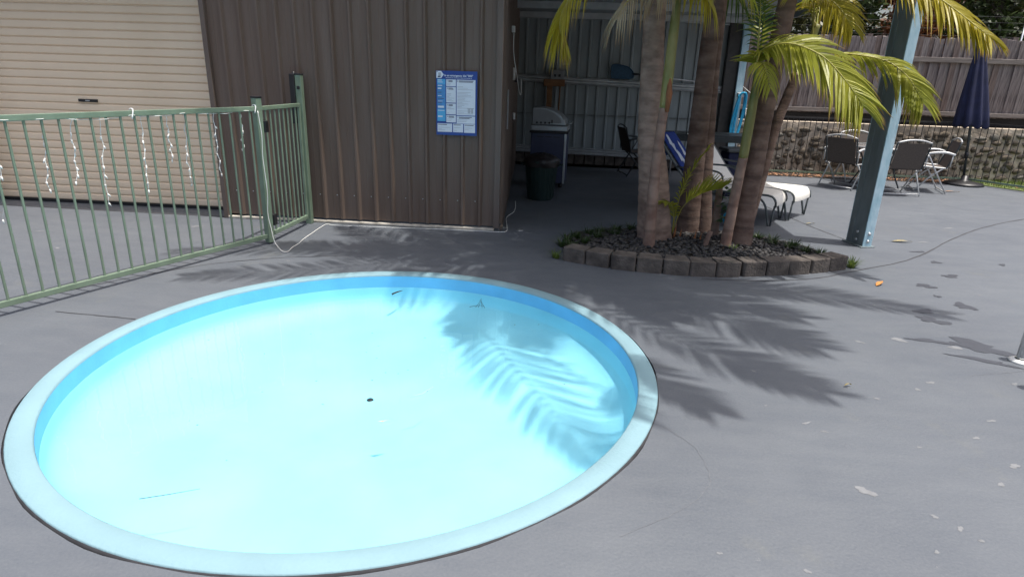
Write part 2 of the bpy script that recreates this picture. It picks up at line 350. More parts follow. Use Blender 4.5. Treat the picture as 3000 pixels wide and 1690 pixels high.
def ribbon(pts, wd, z, n=24, jit=0.0):
    P = curve(pts, n) if len(pts) > 2 else [V(pts[0]).lerp(V(pts[1]), i / (n - 1)) for i in range(n)]
    vs = []
    for i, p in enumerate(P):
        t = (P[min(i + 1, n - 1)] - P[max(i - 1, 0)]).normalized(); sd = V((-t.y, t.x, 0)); ww = wd * rnd.uniform(0.6, 1.3) / 2; o = sd * rnd.uniform(-jit, jit)
        vs += [(p.x + sd.x * ww + o.x, p.y + sd.y * ww + o.y, z), (p.x - sd.x * ww + o.x, p.y - sd.y * ww + o.y, z)]
    return MB().add(vs, [(2 * i, 2 * i + 1, 2 * i + 3, 2 * i + 2) for i in range(n - 1)])
ribbon([(2.62, 5.5, 0), (3.4, 6.05, 0), (4.36, 7.06, 0), (5.1, 7.75, 0), (5.98, 8.4, 0), (7.4, 9.2, 0)], 0.014, 0.003, 40, 0.004).build('joint', 'joint', deck)
ribbon([(3.12, 6.5, 0), (2.9, 7.4, 0), (2.72, 8.6, 0)], 0.012, 0.003, 20, 0.002).build('joint', 'joint', deck)
ribbon([(-3.27, 3.52, 0), (-2.69, 3.48, 0)], 0.010, 0.003, 16, 0.003).build('joint', 'joint', deck)
ribbon([(-1.95, 5.12, 0), (-2.45, 4.95, 0), (-2.95, 4.62, 0), (-3.4, 4.05, 0), (-3.75, 3.4, 0)], 0.008, 0.003, 30, 0.004).build('joint', 'joint', deck)
ribbon([(-8.2, 6.42, 0), (-3.66, 6.36, 0)], 0.03, 0.003, 30, 0.004).build('joint', 'joint', deck)
ribbon([(1.2, 5.02, 0), (1.7, 5.06, 0), (2.2, 5.22, 0), (2.62, 5.5, 0)], 0.01, 0.003, 20, 0.003).build('joint', 'joint', deck)
for pts in ([(0.55, 2.62, 0), (0.66, 2.45, 0), (0.67, 2.2, 0), (0.5, 2.0, 0), (0.28, 1.84, 0)], [(3.2, 3.9, 0), (2.9, 3.6, 0), (2.4, 3.42, 0)]):
    ribbon(pts, 0.0024, 0.002, 30, 0.004).build('hairline_crack', 'crack', deck)
for i, (x, y, rx, ry, rz) in enumerate([(3.58, 5.97, .035, .05, 0), (3.46, 5.51, .06, .05, .5), (3.07, 5.17, .07, .05, .2), (3.1, 4.69, .075, .06, .6), (3.02, 4.9, .02, .03, 0), (2.72, 4.52, .06, .05, .4), (2.68, 4.33, .09, .06, -.3),
        (2.72, 3.88, .16, .09, -.4), (2.45, 3.93, .12, .03, -.1), (2.62, 3.66, .15, .03, -.35), (3.3, 4.2, .03, .04, 0), (3.62, 6.35, .06, .03, 0), (4.2, 6.0, .03, .03, 0), (4.4, 5.6, .02, .02, 0)]):
    blob(x, y, rx, ry, 0.0025, 22, 0.55, rz, i + 3).build('stain', 'stain', deck)
flakes = [(1.3, 2.23, .045, .03), (1.97, 3.84, .035, .018), (2.25, 3.92, .05, .04), (2.56, 3.84, .05, .03), (1.72, 3.06, .02, .012), (2.0, 3.2, .022, .014), (2.12, 3.3, .03, .016), (2.02, 2.72, .02, .014), (2.2, 2.9, .03, .012), (1.25, 2.75, .03, .01), (1.31, 2.68, .02, .01),
          (1.5, 2.1, .016, .012), (1.56, 2.04, .02, .012), (1.6, 1.98, .012, .01), (1.9, 2.35, .02, .014), (1.98, 2.24, .05, .03), (1.85, 2.1, .02, .02), (2.05, 2.5, .03, .02), (1.4, 1.9, .012, .01), (1.7, 2.6, .012, .01), (1.1, 2.9, .012, .008), (2.6, 3.35, .03, .012), (1.15, 3.3, .02, .012), (3.0, 3.5, .02, .02), (0.62, 1.8, .012, .008), (2.4, 4.6, .014, .01), (3.4, 5.0, .02, .012), (3.0, 5.4, .015, .01),
          (-2.3, 4.9, .03, .012), (-3.7, 5.9, .09, .03), (-4.1, 5.8, .06, .02), (-5.0, 5.4, .05, .02), (-4.4, 4.9, .04, .015), (0.9, 1.75, .015, .01), (1.2, 1.6, .02, .012), (-2.45, 1.6, .02, .01), (2.3, 2.6, .02, .012), (4.6, 7.6, .1, .02), (3.9, 6.8, .08, .02)]
for i, (x, y, rx, ry) in enumerate(flakes):
    blob(x, y, rx * .8, ry * .8, 0.0012, 16, 0.4, rnd.uniform(-.8, .8), i + 90).build('paint_flake', 'flake', deck)

# ------------------------------------------------------------------ wading pool
pool = empty('wading_pool', PC, 0, 'round in-ground wading pool with pale blue rim and aqua floor', 'pool')
IR = 1.533
MB().lathe([(PR, -0.12), (PR, 0.006), (PR - 0.005, 0.010), (IR + 0.008, 0.010), (IR, 0.004), (IR, -0.012)], (0, 0, 0), 128).build('rim', 'rim', pool)
MB().lathe([(IR - 0.001, -0.004), (IR - 0.003, -0.095)], (0, 0, 0), 128).build('tile_band', 'band', pool)
pf = [(IR - 0.001, -0.09), (IR - 0.008, -0.12)]
CW, CD = 0.26, 0.17
for i in range(1, 13):
    a = math.pi / 2 * i / 12; pf.append((IR - 0.01 - CW * (1 - math.cos(a)), -0.12 - CD * math.sin(a)))
for i in range(1, 8): pf.append((IR - 0.01 - CW - (IR - 0.02 - CW) * i / 8 , -0.29 - 0.02 * i / 8))
pf.append((0.035, -0.311)); pf.append((0.0005, -0.312))
MB().lathe(pf, (0, 0, 0), 128).build('basin', 'basin', pool)
MB().lathe([(0.0005, 0.004), (0.017, 0.004), (0.021, 0)], (-0.015, 0.07, -0.309), 20).build('drain', 'black', pool)
wv = [(PC.x + (IR - 0.004) * math.cos(2 * math.pi * i / 96), PC.y + (IR - 0.004) * math.sin(2 * math.pi * i / 96), -0.098) for i in range(96)]
tag(MB().add(wv, [tuple(range(96))]).build('pool_water', 'water'), kind='structure')
# dark sealant gap around the rim
MB().lathe([(PR + 0.001, 0.004), (PR + 0.007, -0.004), (PR + 0.007, -0.03)], (0, 0, 0), 128).build('edge_sealant', 'joint', pool)

def debris(name, mb, m, label, cat): return tag(mb.build(name, m), label, cat)
zf = -0.094
debris('twig', MB().tube([(-1.28, 4.47, zf + .004), (-1.25, 4.51, zf + .010), (-1.22, 4.56, zf + .006)], [.007, .006, .002], 6), 'twig', 'dark curled twig floating near the back of the wading pool', 'twig')
tw = MB()
for a, l in ((0, .11), (.9, .05), (1.3, .06), (1.9, .05), (2.3, .055)): tw.tube([(-.64 + .05 * a, 4.29, zf + .004), (-.64 + .05 * a + l * .5 * math.cos(a), 4.29 + l * .5 * math.sin(a), zf + .02), (-.64 + .05 * a + l * math.cos(a), 4.29 + l * math.sin(a), zf + .02 + .04 * math.sin(a))], [.0018, .0015, .0008], 5)
debris('twig', tw, 'twig', 'branched thin twig in the frond shadow of the pool', 'twig')
debris('leaf_stalk', MB().tube([(-1.613, 1.93, zf + .006), (-1.51, 1.97, zf + .008), (-1.413, 2.02, zf + .006)], [.0016, .0014, .0008], 5), 'twig', 'long thin leaf stalk floating near the front of the pool', 'twig')
debris('leaf_stalk', MB().tube([(-.75, 2.89, zf + .006), (-.69, 2.93, zf + .008), (-.65, 3.02, zf + .006)], [.002, .002, .001], 5), 'signgrey', 'faint curved leaf stalk floating right of the pool drain', 'twig')
debris('dead_leaf', MB().add([(-.85, 2.63, zf + .003), (-.82, 2.62, zf + .010), (-.79, 2.645, zf + .012), (-.77, 2.665, zf + .006), (-.81, 2.645, zf + .004)], [(0, 1, 4), (1, 2, 4), (2, 3, 4)]), 'leaf_o', 'small curled brown leaf floating below the pool drain', 'leaf')
for i in range(26):
    a = rnd.uniform(0, 6.28); r_ = rnd.uniform(.1, 1.4)
    s_ = blob(PC.x + r_ * math.cos(a), PC.y + r_ * math.sin(a), rnd.uniform(.003, .007), rnd.uniform(.002, .005), zf + .002, 8, .5, 0, i)
    tag(s_.build('debris_speck', 'twig'), 'tiny dark speck of debris floating in the wading pool', 'debris', 'specks floating in the pool')

# ------------------------------------------------------------------ ribbed sheets
def rib_sheet(mb, a, b, z0, z1, outn, pitch=0.19, ribw=0.052, depth=0.028, minor=True, ztop=None):
    """trapezoid-ribbed sheet from a to b (xy), standing z0..z1 (z1 at a, ztop at b), ribs towards outn"""
    a = V(a); b = V(b); L = (b - a).length; t = (b - a) / L; o = V(outn); pr = []
    s_ = 0.0
    while s_ < L - 1e-6:
        fl = pitch - ribw
        if minor: seq = [(0, 0), (fl * .46, 0), (fl * .49, .0018), (fl * .54, .0018), (fl * .57, 0), (fl, 0), (fl + .014, depth), (pitch - .019, depth)]
        else: seq = [(0, 0), (fl, 0), (fl + .012, depth), (pitch - .015, depth)]
        pr += [(s_ + x, d) for x, d in seq]; s_ += pitch
    pr = [p for p in pr if p[0] < L] + [(L, 0)]
    zt = z1 if ztop is None else ztop
    vs = []
    for x, d in pr:
        q = a + t * x + o * d; zz = z1 + (zt - z1) * x / L
        vs += [(q.x, q.y, z0), (q.x, q.y, zz)]
    return mb.add(vs, [(2 * i, 2 * i + 2, 2 * i + 3, 2 * i + 1) for i in range(len(pr) - 1)])

# ------------------------------------------------------------------ shed
shed = empty('garden_shed', (-2.2, 6.366, 0), 0, 'brown ribbed steel shed with a beige roller door behind the green fence', 'shed')
SY = 6.366
for i in range(4):
    x0 = -3.60 + i * 0.74; x1 = min(x0 + 0.74, -0.70)
    rib_sheet(MB(), (x0, SY - .001 * (i % 2), 0), (x1, SY - .001 * (i % 2), 0), 0.045, 2.72, (0, -1, 0), 0.185).build('cladding_sheet', 'brown', shed, True)
for i in range(4):
    x0 = -9.6 + i * 0.74
    rib_sheet(MB(), (x0, SY, 0), (x0 + .74, SY, 0), 0.045, 2.72, (0, -1, 0), 0.185).build('cladding_sheet', 'brown', shed, True)
# corner trims and door jambs
MB().box((-0.672, SY - 0.018, 1.39), (0.064, 0.036, 2.72)).build('corner_trim', 'brown2', shed, True, 0.004)
MB().box((-3.62, SY + 0.10, 1.36), (0.05, 0.30, 2.72)).build('door_jamb', 'brown2', shed, True, 0.004)
MB().box((-6.585, SY + 0.10, 1.36), (0.05, 0.30, 2.72)).build('door_jamb', 'brown2', shed, True, 0.004)
MB().box((-5.10, SY + 0.10, 2.66), (2.9, 0.30, 0.28)).build('door_lintel', 'brown2', shed, True, 0.004)
# side wall towards the carport
sa, sb = V((-0.645, SY + .01, 0)), V((-0.95, 12.0, 0)); sd_ = (sb - sa).normalized(); sn = V((sd_.y, -sd_.x, 0)); Ls = (sb - sa).length
for i in range(8):
    p0 = sa + sd_ * (Ls * i / 8); p1 = sa + sd_ * (Ls * (i + 1) / 8)
    rib_sheet(MB(), p0, p1, 0.045, 2.72, sn, Ls / 32, minor=False).build('cladding_sheet', 'brown', shed, True)
MB().box((-2.17, SY - 0.012, 0.014), (2.95, 0.07, 0.022)).build('base_flashing', 'cream', shed, True, 0.004)
MB().beam(sa + V((.02, 0, .012)), sb + V((.02, 0, .012)), 0.03, 0.02).build('base_flashing', 'brown2', shed, True)
MB().box((-5.1, 9.4, 2.80), (9.1, 6.1, 0.07)).build('roof', 'brown2', shed, True)
MB().box((-5.1, SY - 0.052, 2.70), (9.1, 0.10, 0.11)).build('gutter', 'brown2', shed, True, 0.01)
for i in range(16):
    x = -3.60 + 0.185 * (i + 1) - 0.026
    if -3.55 < x < -0.75: MB().lathe([(.0005, .008), (.005, .007), (.007, 0)], (0, 0, 0), 8).build('screw', 'galv', shed).matrix_local = Matrix.Translation((x + 2.2 - .05, -.003, 0.30)) @ Matrix.Rotation(R(90), 4, 'X')
door = MB().box((-5.1, 6.72, 1.3), (3.0, 0.02, 2.6)).build('roller_door', 'roller', shed, True)
prof = [(0, 0), (-.004, .006), (-.012, .010), (-.014, .03), (-.014, .064), (-.011, .073), (-.003, .078), (0, .080), (0.004, .080), (.004, 0)]
PT = 0.084
sl = MB().prism([(0, y, z) for y, z in prof], (-6.555, 0, 0), (-3.65, 0, 0)).mesh('slat')
sl.materials.append(K['roller'])
for i in range(30):
    o = bpy.data.objects.new('slat', sl); col.objects.link(o); o.parent = door; o.location = (0, 6.705, 0.034 + i * PT)
MB().box((-5.1, 6.70, 0.020), (2.9, 0.04, 0.026)).build('bottom_rail', 'black', door)
MB().box((-5.26, 6.683, 1.155), (0.22, 0.012, 0.03)).build('lock_plate', 'black', door)
MB().box((-5.26, 6.676, 1.155), (0.05, 0.006, 0.012)).build('lock_barrel', 'galv', door)

# ------------------------------------------------------------------ emergency sign
sg = empty('emergency_sign', (-1.092, SY - 0.03, 0.97), 0, 'blue and white resuscitation sign fixed to the brown shed wall', 'sign')
SW, SH = 0.41, 0.612
MB().box((0, -0.004, SH / 2), (SW, 0.006, SH)).build('panel', 'signblue', sg)
def flat(x0, x1, z0, z1, m, name, layer=0, parent=sg):
    y = -0.0085 - 0.0012 * layer
    return MB().box(((x0 + x1) / 2 - SW / 2, y, SH - (z0 + z1) / 2), (x1 - x0, 0.001, z1 - z0)).build(name, m, parent)
def text(s_, x, z, size, m, parent=sg, layer=1, bold=0.0, align='LEFT'):
    cu = bpy.data.curves.new('lettering', 'FONT'); cu.body = s_; cu.size = size; cu.offset = bold; cu.align_x = align
    o = bpy.data.objects.new('lettering_src', cu); col.objects.link(o)
    me = bpy.data.meshes.new_from_object(o.evaluated_get(bpy.context.evaluated_depsgraph_get()))
    bpy.data.objects.remove(o); bpy.data.curves.remove(cu)
    me.name = 'lettering'; me.materials.clear(); me.materials.append(K[m])
    t = bpy.data.objects.new('lettering', me); col.objects.link(t); t.parent = parent
    t.matrix_local = Matrix.Translation((x - SW / 2, -0.0085 - 0.0012 * layer, SH - z)) @ Matrix.Rotation(R(90), 4, 'X')
    return t
MB().prism([(-SW / 2 + x, 0, SH - z) for x, z in ((.004, .004), (.052, .004), (.078, .036), (.052, .07), (.004, .07))], (0, -.009, 0), (0, -.008, 0)).build('emblem', 'signwhite', sg)
flat(.024, .050, .018, .05, 'signgrey', 'emblem_figure', 1); flat(.018, .046, .05, .062, 'signink', 'emblem_figure', 1); flat(.008, .016, .008, .016, 'signink', 'emblem_figure', 1)
text('In an emergency dial "000"', .083, .052, .0265, 'signwhite', bold=.0006)
for i in range(22): flat(.098 + i * .0118, .098 + i * .0118 + rnd.uniform(.005, .0105), .0635, .068, 'signwhite', 'print_line', 1)
flat(.012, .094, .078, .478, 'signmid', 'column', 0)
flat(.012, .094, .078, .125, 'signcyan', 'column_band', 1); flat(.012, .094, .365, .478, 'signcyan', 'column_band', 1)
for z0, z1, m_ in ((.085, .093, 'signwhite'), (.104, .110, 'signwhite'), (.135, .143, 'signwhite'), (.160, .172, 'signwhite'), (.200, .206, 'signink'), (.232, .238, 'signwhite'), (.258, .264, 'signink'), (.284, .289, 'signwhite'), (.298, .303, 'signink'), (.330, .350, 'signwhite'), (.372, .378, 'signwhite'), (.425, .440, 'signwhite')):
    w_ = rnd.uniform(.45, .95); flat(.018, .018 + .068 * w_, z0, z1, m_, 'print_line', 2)
panels = [(.102, .198, .080, .143), (.102, .198, .150, .298), (.102, .198, .306, .410), (.102, .198, .418, .488), (.206, .392, .080, .416), (.206, .392, .424, .496), (.012, .160, .500, .582), (.170, .272, .500, .582), (.282, .392, .500, .584)]
for i, (x0, x1, z0, z1) in enumerate(panels):
    flat(x0, x1, z0, z1, 'signwhite', 'print_box')
    if i < 6: text(str((1, 2, 3, 4, 5, 6)[i]), x0 + .006, z0 + .020, .018, 'signink', bold=.0005)
    hx = x0 + (.022 if i < 6 else .006)
    for k in range(2 if i < 6 else 1): flat(hx, hx + (x1 - hx - .012) * rnd.uniform(.6, .98), z0 + .008 + k * .010, z0 + .014 + k * .010, 'signink', 'print_line', 1)
    z = z0 + .036
    while z < z1 - .012:
        if rnd.random() < .72: flat(x0 + .008, x0 + .008 + (x1 - x0 - .018) * rnd.uniform(.25, .95), z, z + .0035, 'signgrey', 'print_line', 1)
        z += .0135
flat(.318, .345, .352, .395, 'signgrey', 'print_figure', 2); flat(.352, .372, .352, .395, 'signgrey', 'print_figure', 2); flat(.310, .38, .344, .352, 'signgrey', 'print_figure', 2)

# ------------------------------------------------------------------ side wall fittings
def on_side(y, out=0.0): 
    p = sa + sd_ * ((y - sa.y) / sd_.y) + sn * out; return p
q = on_side(7.63, .03)
pc = empty('power_cable', (q.x, q.y, 1.5), 0, 'white cable hanging from a plug on the shed side wall', 'cable')
MB().tube(curve([(q.x + .03, q.y, 2.02), (q.x + .03, q.y + .06, 1.8), (q.x + .05, q.y + .4, 1.55), (q.x + .05, q.y + .85, 1.36), (q.x + .06, q.y + 1.05, 1.33), (q.x + .05, q.y + 1.15, 1.52)], 26), .006, 6).build('cord', 'white', pc, True)
MB().box((q.x + .025, q.y, 2.06), (.04, .04, .07)).build('plug', 'white', pc, True, .006)
q = on_side(8.8, .03)
so = empty('power_outlet', (q.x, q.y, 1.55), 0, 'white power outlet on the dark shed side wall above the cable loop', 'power outlet')
MB().box((q.x + .015, q.y, 1.58), (.03, .08, .16)).build('plate', 'white', so, True, .006)
MB().box((q.x + .045, q.y + .03, 1.50), (.05, .045, .05)).build('plug', 'black', so, True, .006)
q = on_side(7.08, .035)
tag(MB().box((q.x, q.y, 1.2), (.014, .05, .42)).build('measuring_strip', 'strip', None, False, .003), 'narrow pale metal strip upright on the shed side wall', 'strip')
q = on_side(9.0, .03)
tag(MB().box((q.x + .02, q.y, 1.02), (.03, .06, .09), 0.3).build('tag_card', 'white', None, False, .003), 'small white tag on the dark side wall above the grill', 'tag')

# ------------------------------------------------------------------ carport shelter
cp = empty('carport', (1.2, 9.2, 0), 0, 'steel carport with ribbed back wall behind the palms', 'carport')
BY = 12.0
for i in range(5):
    x0 = -0.95 + i * .76; x1 = x0 + .76
    rib_sheet(MB(), (x0, BY, 0), (x1, BY, 0), 0.22, 2.95, (0, -1, 0), 0.19, minor=False).build('wall_sheet', 'zinc', cp, True)
def girt(z_l, z_r, nm='girt', y=BY - .06):
    pf_ = [(0, -.0, -.065), (0, -.03, -.06), (0, -.034, -.05), (0, -.012, -.035), (0, -.012, -.01), (0, -.03, 0), (0, -.012, .01), (0, -.012, .035), (0, -.034, .05), (0, -.03, .06), (0, 0, .065)]
    return MB().prism(pf_, (-.93, y, z_l), (2.75, y, z_r)).build(nm, 'girt', cp, True)
girt(1.535, 1.435); girt(.27, .21); girt(2.70, 2.56, 'top_beam')
for i in range(19): MB().box((-.85 + i * .19, BY - .02, .10), (.17, .05, .19)).build('plinth_block', 'block', cp, True, .006)
# back corner post and front post: open C sections
def cpost(x, y, top, w_, d_, m_):
    t = .012
    pts = [(x, y), (x + w_, y), (x + w_, y + d_), (x, y + d_), (x, y + d_ - .03), (x + t, y + d_ - .03), (x + t, y + d_ - t), (x + w_ - t, y + d_ - t), (x + w_ - t, y + t), (x + t, y + t), (x + t, y + .03), (x, y + .03)]
    return MB().prism([(a, b, 0) for a, b in pts], (0, 0, 0.0), (0, 0, top)).build('post', m_, cp, True)
PA = R(14)
def ploc(u, v, z): return V((3.10, 6.42, z)) + Matrix.Rotation(PA, 3, 'Z') @ V((u, v, 0))
fp = MB().box(ploc(.05, .006, 1.3), (.10, .012, 2.6), PA).build('post', 'bluepaint', cp, True, .002)
MB().box(ploc(.096, .13, 1.3), (.008, .234, 2.6), PA).build('web', 'bluepaint', fp)
MB().box(ploc(.004, .045, 1.3), (.008, .066, 2.6), PA).build('lip', 'postshade', fp)
MB().box(ploc(.012, .13, 1.3), (.008, .20, 2.598), PA).build('shade_plate', 'postshade', fp)  # plate added to carry the painted-in shade of the post's left side
MB().box(ploc(.004, .215, 1.3), (.008, .066, 2.6), PA).build('lip', 'postshade', fp)
MB().box(ploc(.05, .252, 1.3), (.10, .010, 2.6), PA).build('rear_flange', 'bluepaint', fp)
for z in (.06, .14):
    b_ = [(.0005, .012), (.010, .011), (.011, .004), (.019, .003), (.019, 0)]
    MB().lathe(b_, (0, 0, 0), 10).build('bolt', 'galv', fp).matrix_local = Matrix.Translation(ploc(.05, 0, z)) @ Matrix.Rotation(PA, 4, 'Z') @ Matrix.Rotation(R(90), 4, 'X')
    MB().lathe(b_, (0, 0, 0), 10).build('bolt', 'galv', fp).matrix_local = Matrix.Translation(ploc(.006, .12, z)) @ Matrix.Rotation(PA, 4, 'Z') @ Matrix.Rotation(R(-90), 4, 'Y')
MB().box(ploc(.05, .13, .006), (.16, .30, .012), PA).build('base_plate', 'postshade', fp, False, .003)
cpost(2.97, 11.80, 2.62, .12, .30, 'bluepaint')
MB().box((2.86, 11.93, 1.3), (.22, .14, 2.6)).build('end_channel', 'ironbar', cp, True, .01)
MB().box((1.05, 9.25, 2.66), (4.2, 5.5, .05)).build('roof', 'zinc', cp, True)
for y in (6.62, 8.4, 10.2, 11.8): MB().box((1.05, y, 2.58), (4.1, .08, .1)).build('roof_beam', 'girt', cp, True)
MB().box((1.05, 6.47, 2.56), (4.28, .03, .36)).build('sky_baffle', 'postshade', cp, True)  # front and side boards added to keep sky light from under the roof
MB().box((3.17, 9.25, 2.60), (.03, 5.5, .28)).build('sky_baffle', 'postshade', cp, True)

# ------------------------------------------------------------------ green pool fence
def rail_poly(w_, h_): return w_, h_
gp = V((-2.70, 5.41, 0)); fd = V((-0.3805, -0.9248, 0)); fe = gp + fd * 4.9
fence = empty('pool_fence', gp, 0, 'green tubular pool fence with icicle lights left of the pool', 'fence')
MB().beam(gp + V((0, 0, 1.215)), fe + V((0, 0, 1.215)), .030, .040).build('top_rail', 'greenpaint', fence, True, .004)
MB().beam(gp + V((0, 0, .075)), fe + V((0, 0, .075)), .030, .040).build('bottom_rail', 'greenpaint', fence, True, .004)
bar = MB().tube([(0, 0, .09), (0, 0, 1.2)], .0085, 10, False).mesh('bar'); bar.materials.append(K['greenpaint'])
for i in range(47):
    p = fd * (.085 + i * .102); o = bpy.data.objects.new('bar', bar); col.objects.link(o); o.parent = fence; o.location = (p.x, p.y, 0)
pst = MB().box((gp.x, gp.y, .66), (.062, .062, 1.29), math.atan2(fd.y, fd.x)).build('post', 'greenpaint', fence, True, .006)
MB().box((gp.x, gp.y, 1.312), (.068, .068, .014), math.atan2(fd.y, fd.x)).build('post_cap', 'black', pst, False, .003)
for d_ in (2.42, 4.86):
    p = gp + fd * d_
    if d_ > 3: MB().box((p.x, p.y, .66), (.06, .06, 1.29), math.atan2(fd.y, fd.x)).build('post', 'greenpaint', fence, True, .006)
lp = V((-2.665, 6.27, 0)); gd = (lp - gp).normalized(); ga = gp + gd * .055; gb = lp - gd * .055
gate = empty('pool_gate', ga, 0, 'narrow green pool gate between the short post and the shed', 'gate')
MB().beam(ga + V((0, 0, 1.215)), gb + V((0, 0, 1.215)), .032, .036).build('top_rail', 'greenpaint', gate, True, .004)
MB().beam(ga + V((0, 0, .085)), gb + V((0, 0, .085)), .032, .040).build('bottom_rail', 'greenpaint', gate, True, .004)
for e_ in (ga, gb): MB().box((e_.x, e_.y, .65), (.026, .026, 1.10), math.atan2(gd.y, gd.x)).build('stile', 'greenpaint', gate, True, .003)
for i in range(8):
    p = gd * ((gb - ga).length * (i + 1) / 9); o = bpy.data.objects.new('bar', bar); col.objects.link(o); o.parent = gate; o.location = (p.x, p.y, 0)
for z in (.22, 1.06): MB().box((gp.x + .03, gp.y + .05, z), (.05, .06, .10)).build('hinge', 'black', gate, True, .006)
gl = empty('gate_post', lp, 0, 'tall green gate post with black latch beside the shed', 'post')
MB().box((0, 0, .75), (.064, .064, 1.5)).build('post', 'greenpaint', gl, False, .006)
MB().box((0, 0, 1.507), (.07, .07, .014)).build('post_cap', 'black', gl, False, .003)
MB().box((-.060, -.012, 1.27), (.055, .06, .48)).build('latch', 'black', gl, False, .008)
MB().lathe([(.0005, .03), (.014, .028), (.016, 0)], (-.046, -.012, 1.5), 12).build('latch_knob', 'black', gl)
MB().box((0, -.036, 1.38), (.03, .012, .03)).build('latch_striker', 'black', gl, False, .004)

# string of icicle lights
ic = empty('icicle_lights', gp, 0, 'string of white icicle lights hanging from the green fence rail', 'string lights')
def on_fence(s_, z, off=0.0):
    p = gp + fd * s_ + V((-fd.y, fd.x, 0)) * off; return V((p.x, p.y, z))
pts = [on_fence(.03 + i * .1, 1.195 + rnd.uniform(-.012, .010), .02 * (1 if i % 2 else -1)) for i in range(36)]
MB().tube(curve(pts, 150), .0022, 5).build('lead_wire', 'white', ic, True)
for s_, ln in ((.16, .36), (.42, .50), (.70, .55), (.84, .34), (1.05, .55), (1.34, .60), (1.52, .42), (1.70, .45), (1.98, .60), (2.16, .5), (2.5, .5), (2.8, .4)):
    P = []; k = 9
    for i in range(k + 1): P.append(on_fence(s_ + rnd.uniform(-.012, .012) + .05 * (i / k) * (1 if s_ > 1.2 else .2), 1.20 - ln * i / k, -.022 + rnd.uniform(-.008, .008)))
    st = MB().tube(curve(P, 26), .0026, 5).build('strand', 'white', ic, True)
    for i in range(2, k + 1):
        p = P[i]; l_ = rnd.uniform(.024, .034); d_ = V((rnd.uniform(-.5, .5), rnd.uniform(-.5, .5), -.9)).normalized() * l_
        MB().tube([p, p + d_ * .5, p + d_], [.0052, .006, .002], 6).build('bulb', 'white', st)
for s_ in (.03, 1.12, 2.15): MB().tube(curve([on_fence(s_, 1.19, -.026), on_fence(s_, 1.24, -.02), on_fence(s_, 1.242, .02), on_fence(s_ + .02, 1.18, .028)], 14), .005, 6).build('cable_tie', 'white', ic, True)
# mains lead from the lights to the shed base
ld = empty('power_lead', (-2.5, 5.5, 0), 0, 'white power lead running from the fence post along the shed base', 'cable')
L_ = [(-2.67, 5.36, 1.2), (-2.655, 5.36, 1.0), (-2.665, 5.36, .8), (-2.655, 5.36, .5), (-2.67, 5.36, .3), (-2.65, 5.355, .16), (-2.62, 5.33, .05), (-2.57, 5.29, .006), (-2.47, 5.16, .005), (-2.42, 5.16, .005), (-2.44, 5.3, .005), (-2.435, 5.42, .006), (-2.46, 5.6, .005), (-2.47, 5.84, .006), (-2.48, 6.08, .006), (-2.47, 6.24, .006), (-2.38, 6.21, .006), (-2.12, 6.22, .006), (-1.7, 6.24, .006), (-1.29, 6.27, .006), (-.87, 6.28, .006), (-.62, 6.28, .006), (-.56, 6.34, .006), (-.58, 6.6, .006), (-.62, 7.0, .006), (-.56, 7.4, .006), (-.6, 8.0, .006)]
MB().tube(curve(L_, 220), .0036, 6).build('cord', 'white', ld, True)

# ------------------------------------------------------------------ garden bed
bed_c = V((1.25, 5.85, 0))
bp_ = []
for i in range(40):
    a = 2 * math.pi * i / 40; x = bed_c.x + 1.22 * math.cos(a); y = bed_c.y + (.56 if math.sin(a) < 0 else .80) * math.sin(a); bp_.append((x, y, .055 + .01 * math.sin(5 * a)))
bm_ = MB(); bm_.add([(bed_c.x, bed_c.y, .10)] + bp_ + [(x, y, -.02) for x, y, z in bp_], [(0, i + 1, (i + 1) % 40 + 1) for i in range(40)] + [(i + 1, (i + 1) % 40 + 1, (i + 1) % 40 + 41, i + 41) for i in range(40)])
tag(bm_.build('garden_bed', 'soil'), kind='structure')
edge = empty('garden_edging', (1.3, 5.1, 0), 0, 'curved row of grey brown concrete edging blocks in front of the palms', 'edging')
ep = curve([(.03, 5.36, 0), (.34, 5.22, 0), (.67, 5.13, 0), (1.29, 5.09, 0), (1.95, 5.26, 0), (2.33, 5.41, 0), (2.60, 5.56, 0)], 200)
cum = [0.0]
for i in range(1, 200): cum.append(cum[-1] + (ep[i] - ep[i - 1]).length)
NB = 12; tot = cum[-1]
for b in range(NB):
    s_ = tot * (b + .5) / NB; i = min(range(200), key=lambda k: abs(cum[k] - s_)); p = ep[i]; t = (ep[min(i + 3, 199)] - ep[max(i - 3, 0)]).normalized()
    wd = tot / NB * rnd.uniform(.955, .985); h_ = .128 + rnd.uniform(-.008, .008); d_ = .175; nrm = V((-t.y, t.x, 0))
    f0 = p - t * wd / 2; f1 = p + t * wd / 2; k0 = p + nrm * d_ - t * wd * .40; k1 = p + nrm * d_ + t * wd * .40; ch = .014
    poly = [f0 + nrm * ch, f0 + t * ch, f1 - t * ch, f1 + nrm * ch, k1, k0]
    ang = rnd.uniform(-.035, .035); rot = Matrix.Rotation(ang, 3, 'Z')
    poly = [p + rot @ (x - p) for x in poly]
    mb = MB().prism([(x.x, x.y, 0) for x in poly], (0, 0, -.01), (0, 0, h_))
    mb.v = [(x + rnd.uniform(-.003, .003), y + rnd.uniform(-.003, .003), z) for x, y, z in mb.v]
    o = mb.build('block', 'block', edge, True, .007)
